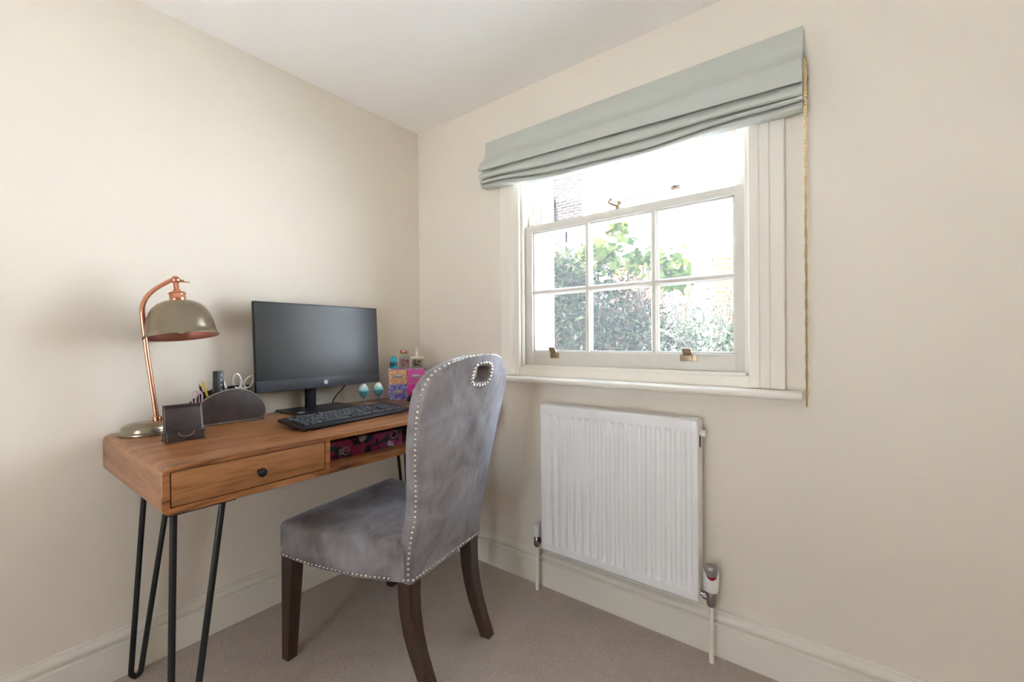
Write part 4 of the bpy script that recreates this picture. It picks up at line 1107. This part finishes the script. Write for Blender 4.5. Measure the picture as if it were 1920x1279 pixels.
def leafmat(name, stops):
    m_ = bpy.data.materials.new(name); m_.use_nodes = True; t_ = m_.node_tree; t_.nodes.clear()
    o = t_.nodes.new('ShaderNodeOutputMaterial'); d = t_.nodes.new('ShaderNodeBsdfDiffuse'); tl = t_.nodes.new('ShaderNodeBsdfTranslucent'); mx = t_.nodes.new('ShaderNodeMixShader'); mx.inputs[0].default_value = .35
    g = t_.nodes.new('ShaderNodeNewGeometry'); r = t_.nodes.new('ShaderNodeValToRGB'); el = r.color_ramp.elements
    el[0].position, el[0].color = stops[0][0], (*stops[0][1], 1); el[1].position, el[1].color = stops[-1][0], (*stops[-1][1], 1)
    for p_, c_ in stops[1:-1]: el.new(p_).color = (*c_, 1)
    t_.links.new(g.outputs['Random Per Island'], r.inputs[0])
    for q in (d, tl): t_.links.new(r.outputs[0], q.inputs[0])
    t_.links.new(d.outputs[0], mx.inputs[1]); t_.links.new(tl.outputs[0], mx.inputs[2]); t_.links.new(mx.outputs[0], o.inputs[0]); return m_
def leaves(n, sampler, size, rnd, lobes=0, slim=.42):
    b = MB()
    for k in range(n):
        p_ = Vector(sampler(rnd)); s_ = size*rnd.uniform(.55, 1.25)
        d = Vector((rnd.gauss(0, 1), rnd.gauss(0, 1), rnd.gauss(-.3, .8))).normalized()
        up_ = Vector((rnd.gauss(0, 1), rnd.gauss(0, 1), rnd.gauss(.4, 1))); x = d.cross(up_).normalized(); nrm = x.cross(d)
        if lobes:
            pts = []; m2 = 10
            for j in range(m2):
                a = 2*PI*j/m2; r_ = s_*(.55 if j % 2 else .36); pts.append(p_+d*(r_*math.cos(a))+x*(r_*math.sin(a))+nrm*(.1*s_*abs(math.sin(a))))
            b._add([p_]+pts, [(0, 1+j, 1+(j+1) % m2) for j in range(m2)])
        else:
            w_ = s_*slim; f_ = nrm*(w_*.25)
            b._add([p_, p_+d*s_*.45+x*w_/2+f_, p_+d*s_, p_+d*s_*.45-x*w_/2+f_], [(0, 1, 2), (0, 2, 3)])
    return b
def shell(c, r, jit=.25):
    def f(rnd):
        v = Vector((rnd.gauss(0, 1), rnd.gauss(0, 1), rnd.gauss(0, 1))).normalized(); q = 1-jit*rnd.random()**1.5
        return (c[0]+v.x*r[0]*q, c[1]+v.y*r[1]*q, c[2]+v.z*r[2]*q)
    return f
def mixs(fs):
    def f(rnd): return fs[rnd.randrange(len(fs))](rnd)
    return f
M_l1 = leafmat('shrub_leaf', [(0, (.012, .020, .012)), (.25, (.034, .056, .030)), (.45, (.075, .052, .046)), (.7, (.06, .085, .04)), (.88, (.12, .145, .07)), (1, (.22, .18, .14))])
M_l2 = leafmat('vine_leaf', [(0, (.026, .050, .016)), (.5, (.07, .10, .024)), (1, (.15, .16, .05))])
M_l3 = leafmat('pale_leaf', [(0, (.08, .11, .07)), (.5, (.17, .19, .13)), (1, (.34, .33, .27))])
M_twig = mat('twig', (.10, .07, .06), .8)
r1 = random.Random(11)
sb = thing('evergreen_shrub', 'dense dark green shrub growing outside behind the left and middle panes', 'shrub', (.0, 2.2, -.45))
b = leaves(15500, mixs([shell((-.32, 2.1, 1.72), (.34, .3, .26), .8), shell((-.28, 2.1, 1.35), (.42, .35, .60), .6), shell((.12, 2.05, 1.30), (.45, .35, .52), .6), shell((-.45, 2.3, 1.15), (.45, .4, .62), .6), shell((.42, 2.0, 1.05), (.42, .3, .45), .6), shell((0, 2.2, .95), (.75, .4, .42), .6)]), .072, r1, slim=.36)
b.build('foliage', M_l1, sb, smooth=False)
b = MB()
for k in range(45):
    x, y = r1.uniform(-.6, .6), 2.1+r1.uniform(-.25, .25); p0 = Vector((x*.5, 2.2, -.3)); p3 = Vector((x, y, r1.uniform(1.1, 1.75)))
    b.tube(smooth_path([p0, p0.lerp(p3, .4)+Vector((r1.uniform(-.1, .1), 0, 0)), p0.lerp(p3, .75)+Vector((r1.uniform(-.1, .1), -.05, .05)), p3], 3), [.012*(1-i/11)+.002 for i in range(10)], 5)
b.build('branches', M_twig, sb)
vn = thing('climbing_vine', 'lime green broad-leaved vine spreading above the dark shrub in the middle panes', 'vine', (.35, 1.9, -.45))
leaves(430, mixs([shell((.36, 1.85, 2.02), (.10, .08, .07), .9), shell((.28, 1.85, 1.80), (.34, .2, .20), .95), shell((.62, 1.8, 1.72), (.34, .15, .16), .95), shell((.85, 1.8, 1.58), (.16, .15, .16), .9), shell((.12, 1.9, 1.85), (.14, .15, .14), .8)]), .078, r1, lobes=1).build('leaves', M_l2, vn, smooth=False)
b = MB()
for k in range(14):
    p3 = Vector((r1.uniform(.05, 1.0), 1.85, r1.uniform(1.6, 1.95))); p0 = Vector((.35+r1.uniform(-.1, .1), 2.0, -.3))
    b.tube(smooth_path([p0, (p0.x, 1.95, 1.1), p0.lerp(p3, .8)+Vector((0, 0, .1)), p3], 3), [.009*(1-i/11)+.002 for i in range(10)], 5)
b.build('stems', M_twig, vn)
ps = thing('loose_shrub', 'pale thin-leaved open shrub outside the right-hand panes', 'shrub', (1.0, 2.0, -.45))
leaves(5200, mixs([shell((.85, 2.0, 1.05), (.40, .3, .42), .95), shell((1.25, 1.95, 1.05), (.45, .3, .50), .95), shell((.95, 2.1, .9), (.7, .35, .40), .95)]), .052, r1).build('foliage', M_l3, ps, smooth=False)
b = MB()
for k in range(60):
    p0 = Vector((1.0+r1.uniform(-.12, .12), 2.1, -.3)); p3 = Vector((r1.uniform(.5, 1.75), 1.95+r1.uniform(-.25, .2), r1.uniform(1.0, 1.85)))
    b.tube(smooth_path([p0, p0.lerp(p3, .35)+Vector((r1.uniform(-.08, .08), 0, .1)), p0.lerp(p3, .7)+Vector((r1.uniform(-.12, .12), 0, .08)), p3], 3), [.007*(1-i/11)+.0015 for i in range(10)], 5)
b.build('branches', M_twig, ps)
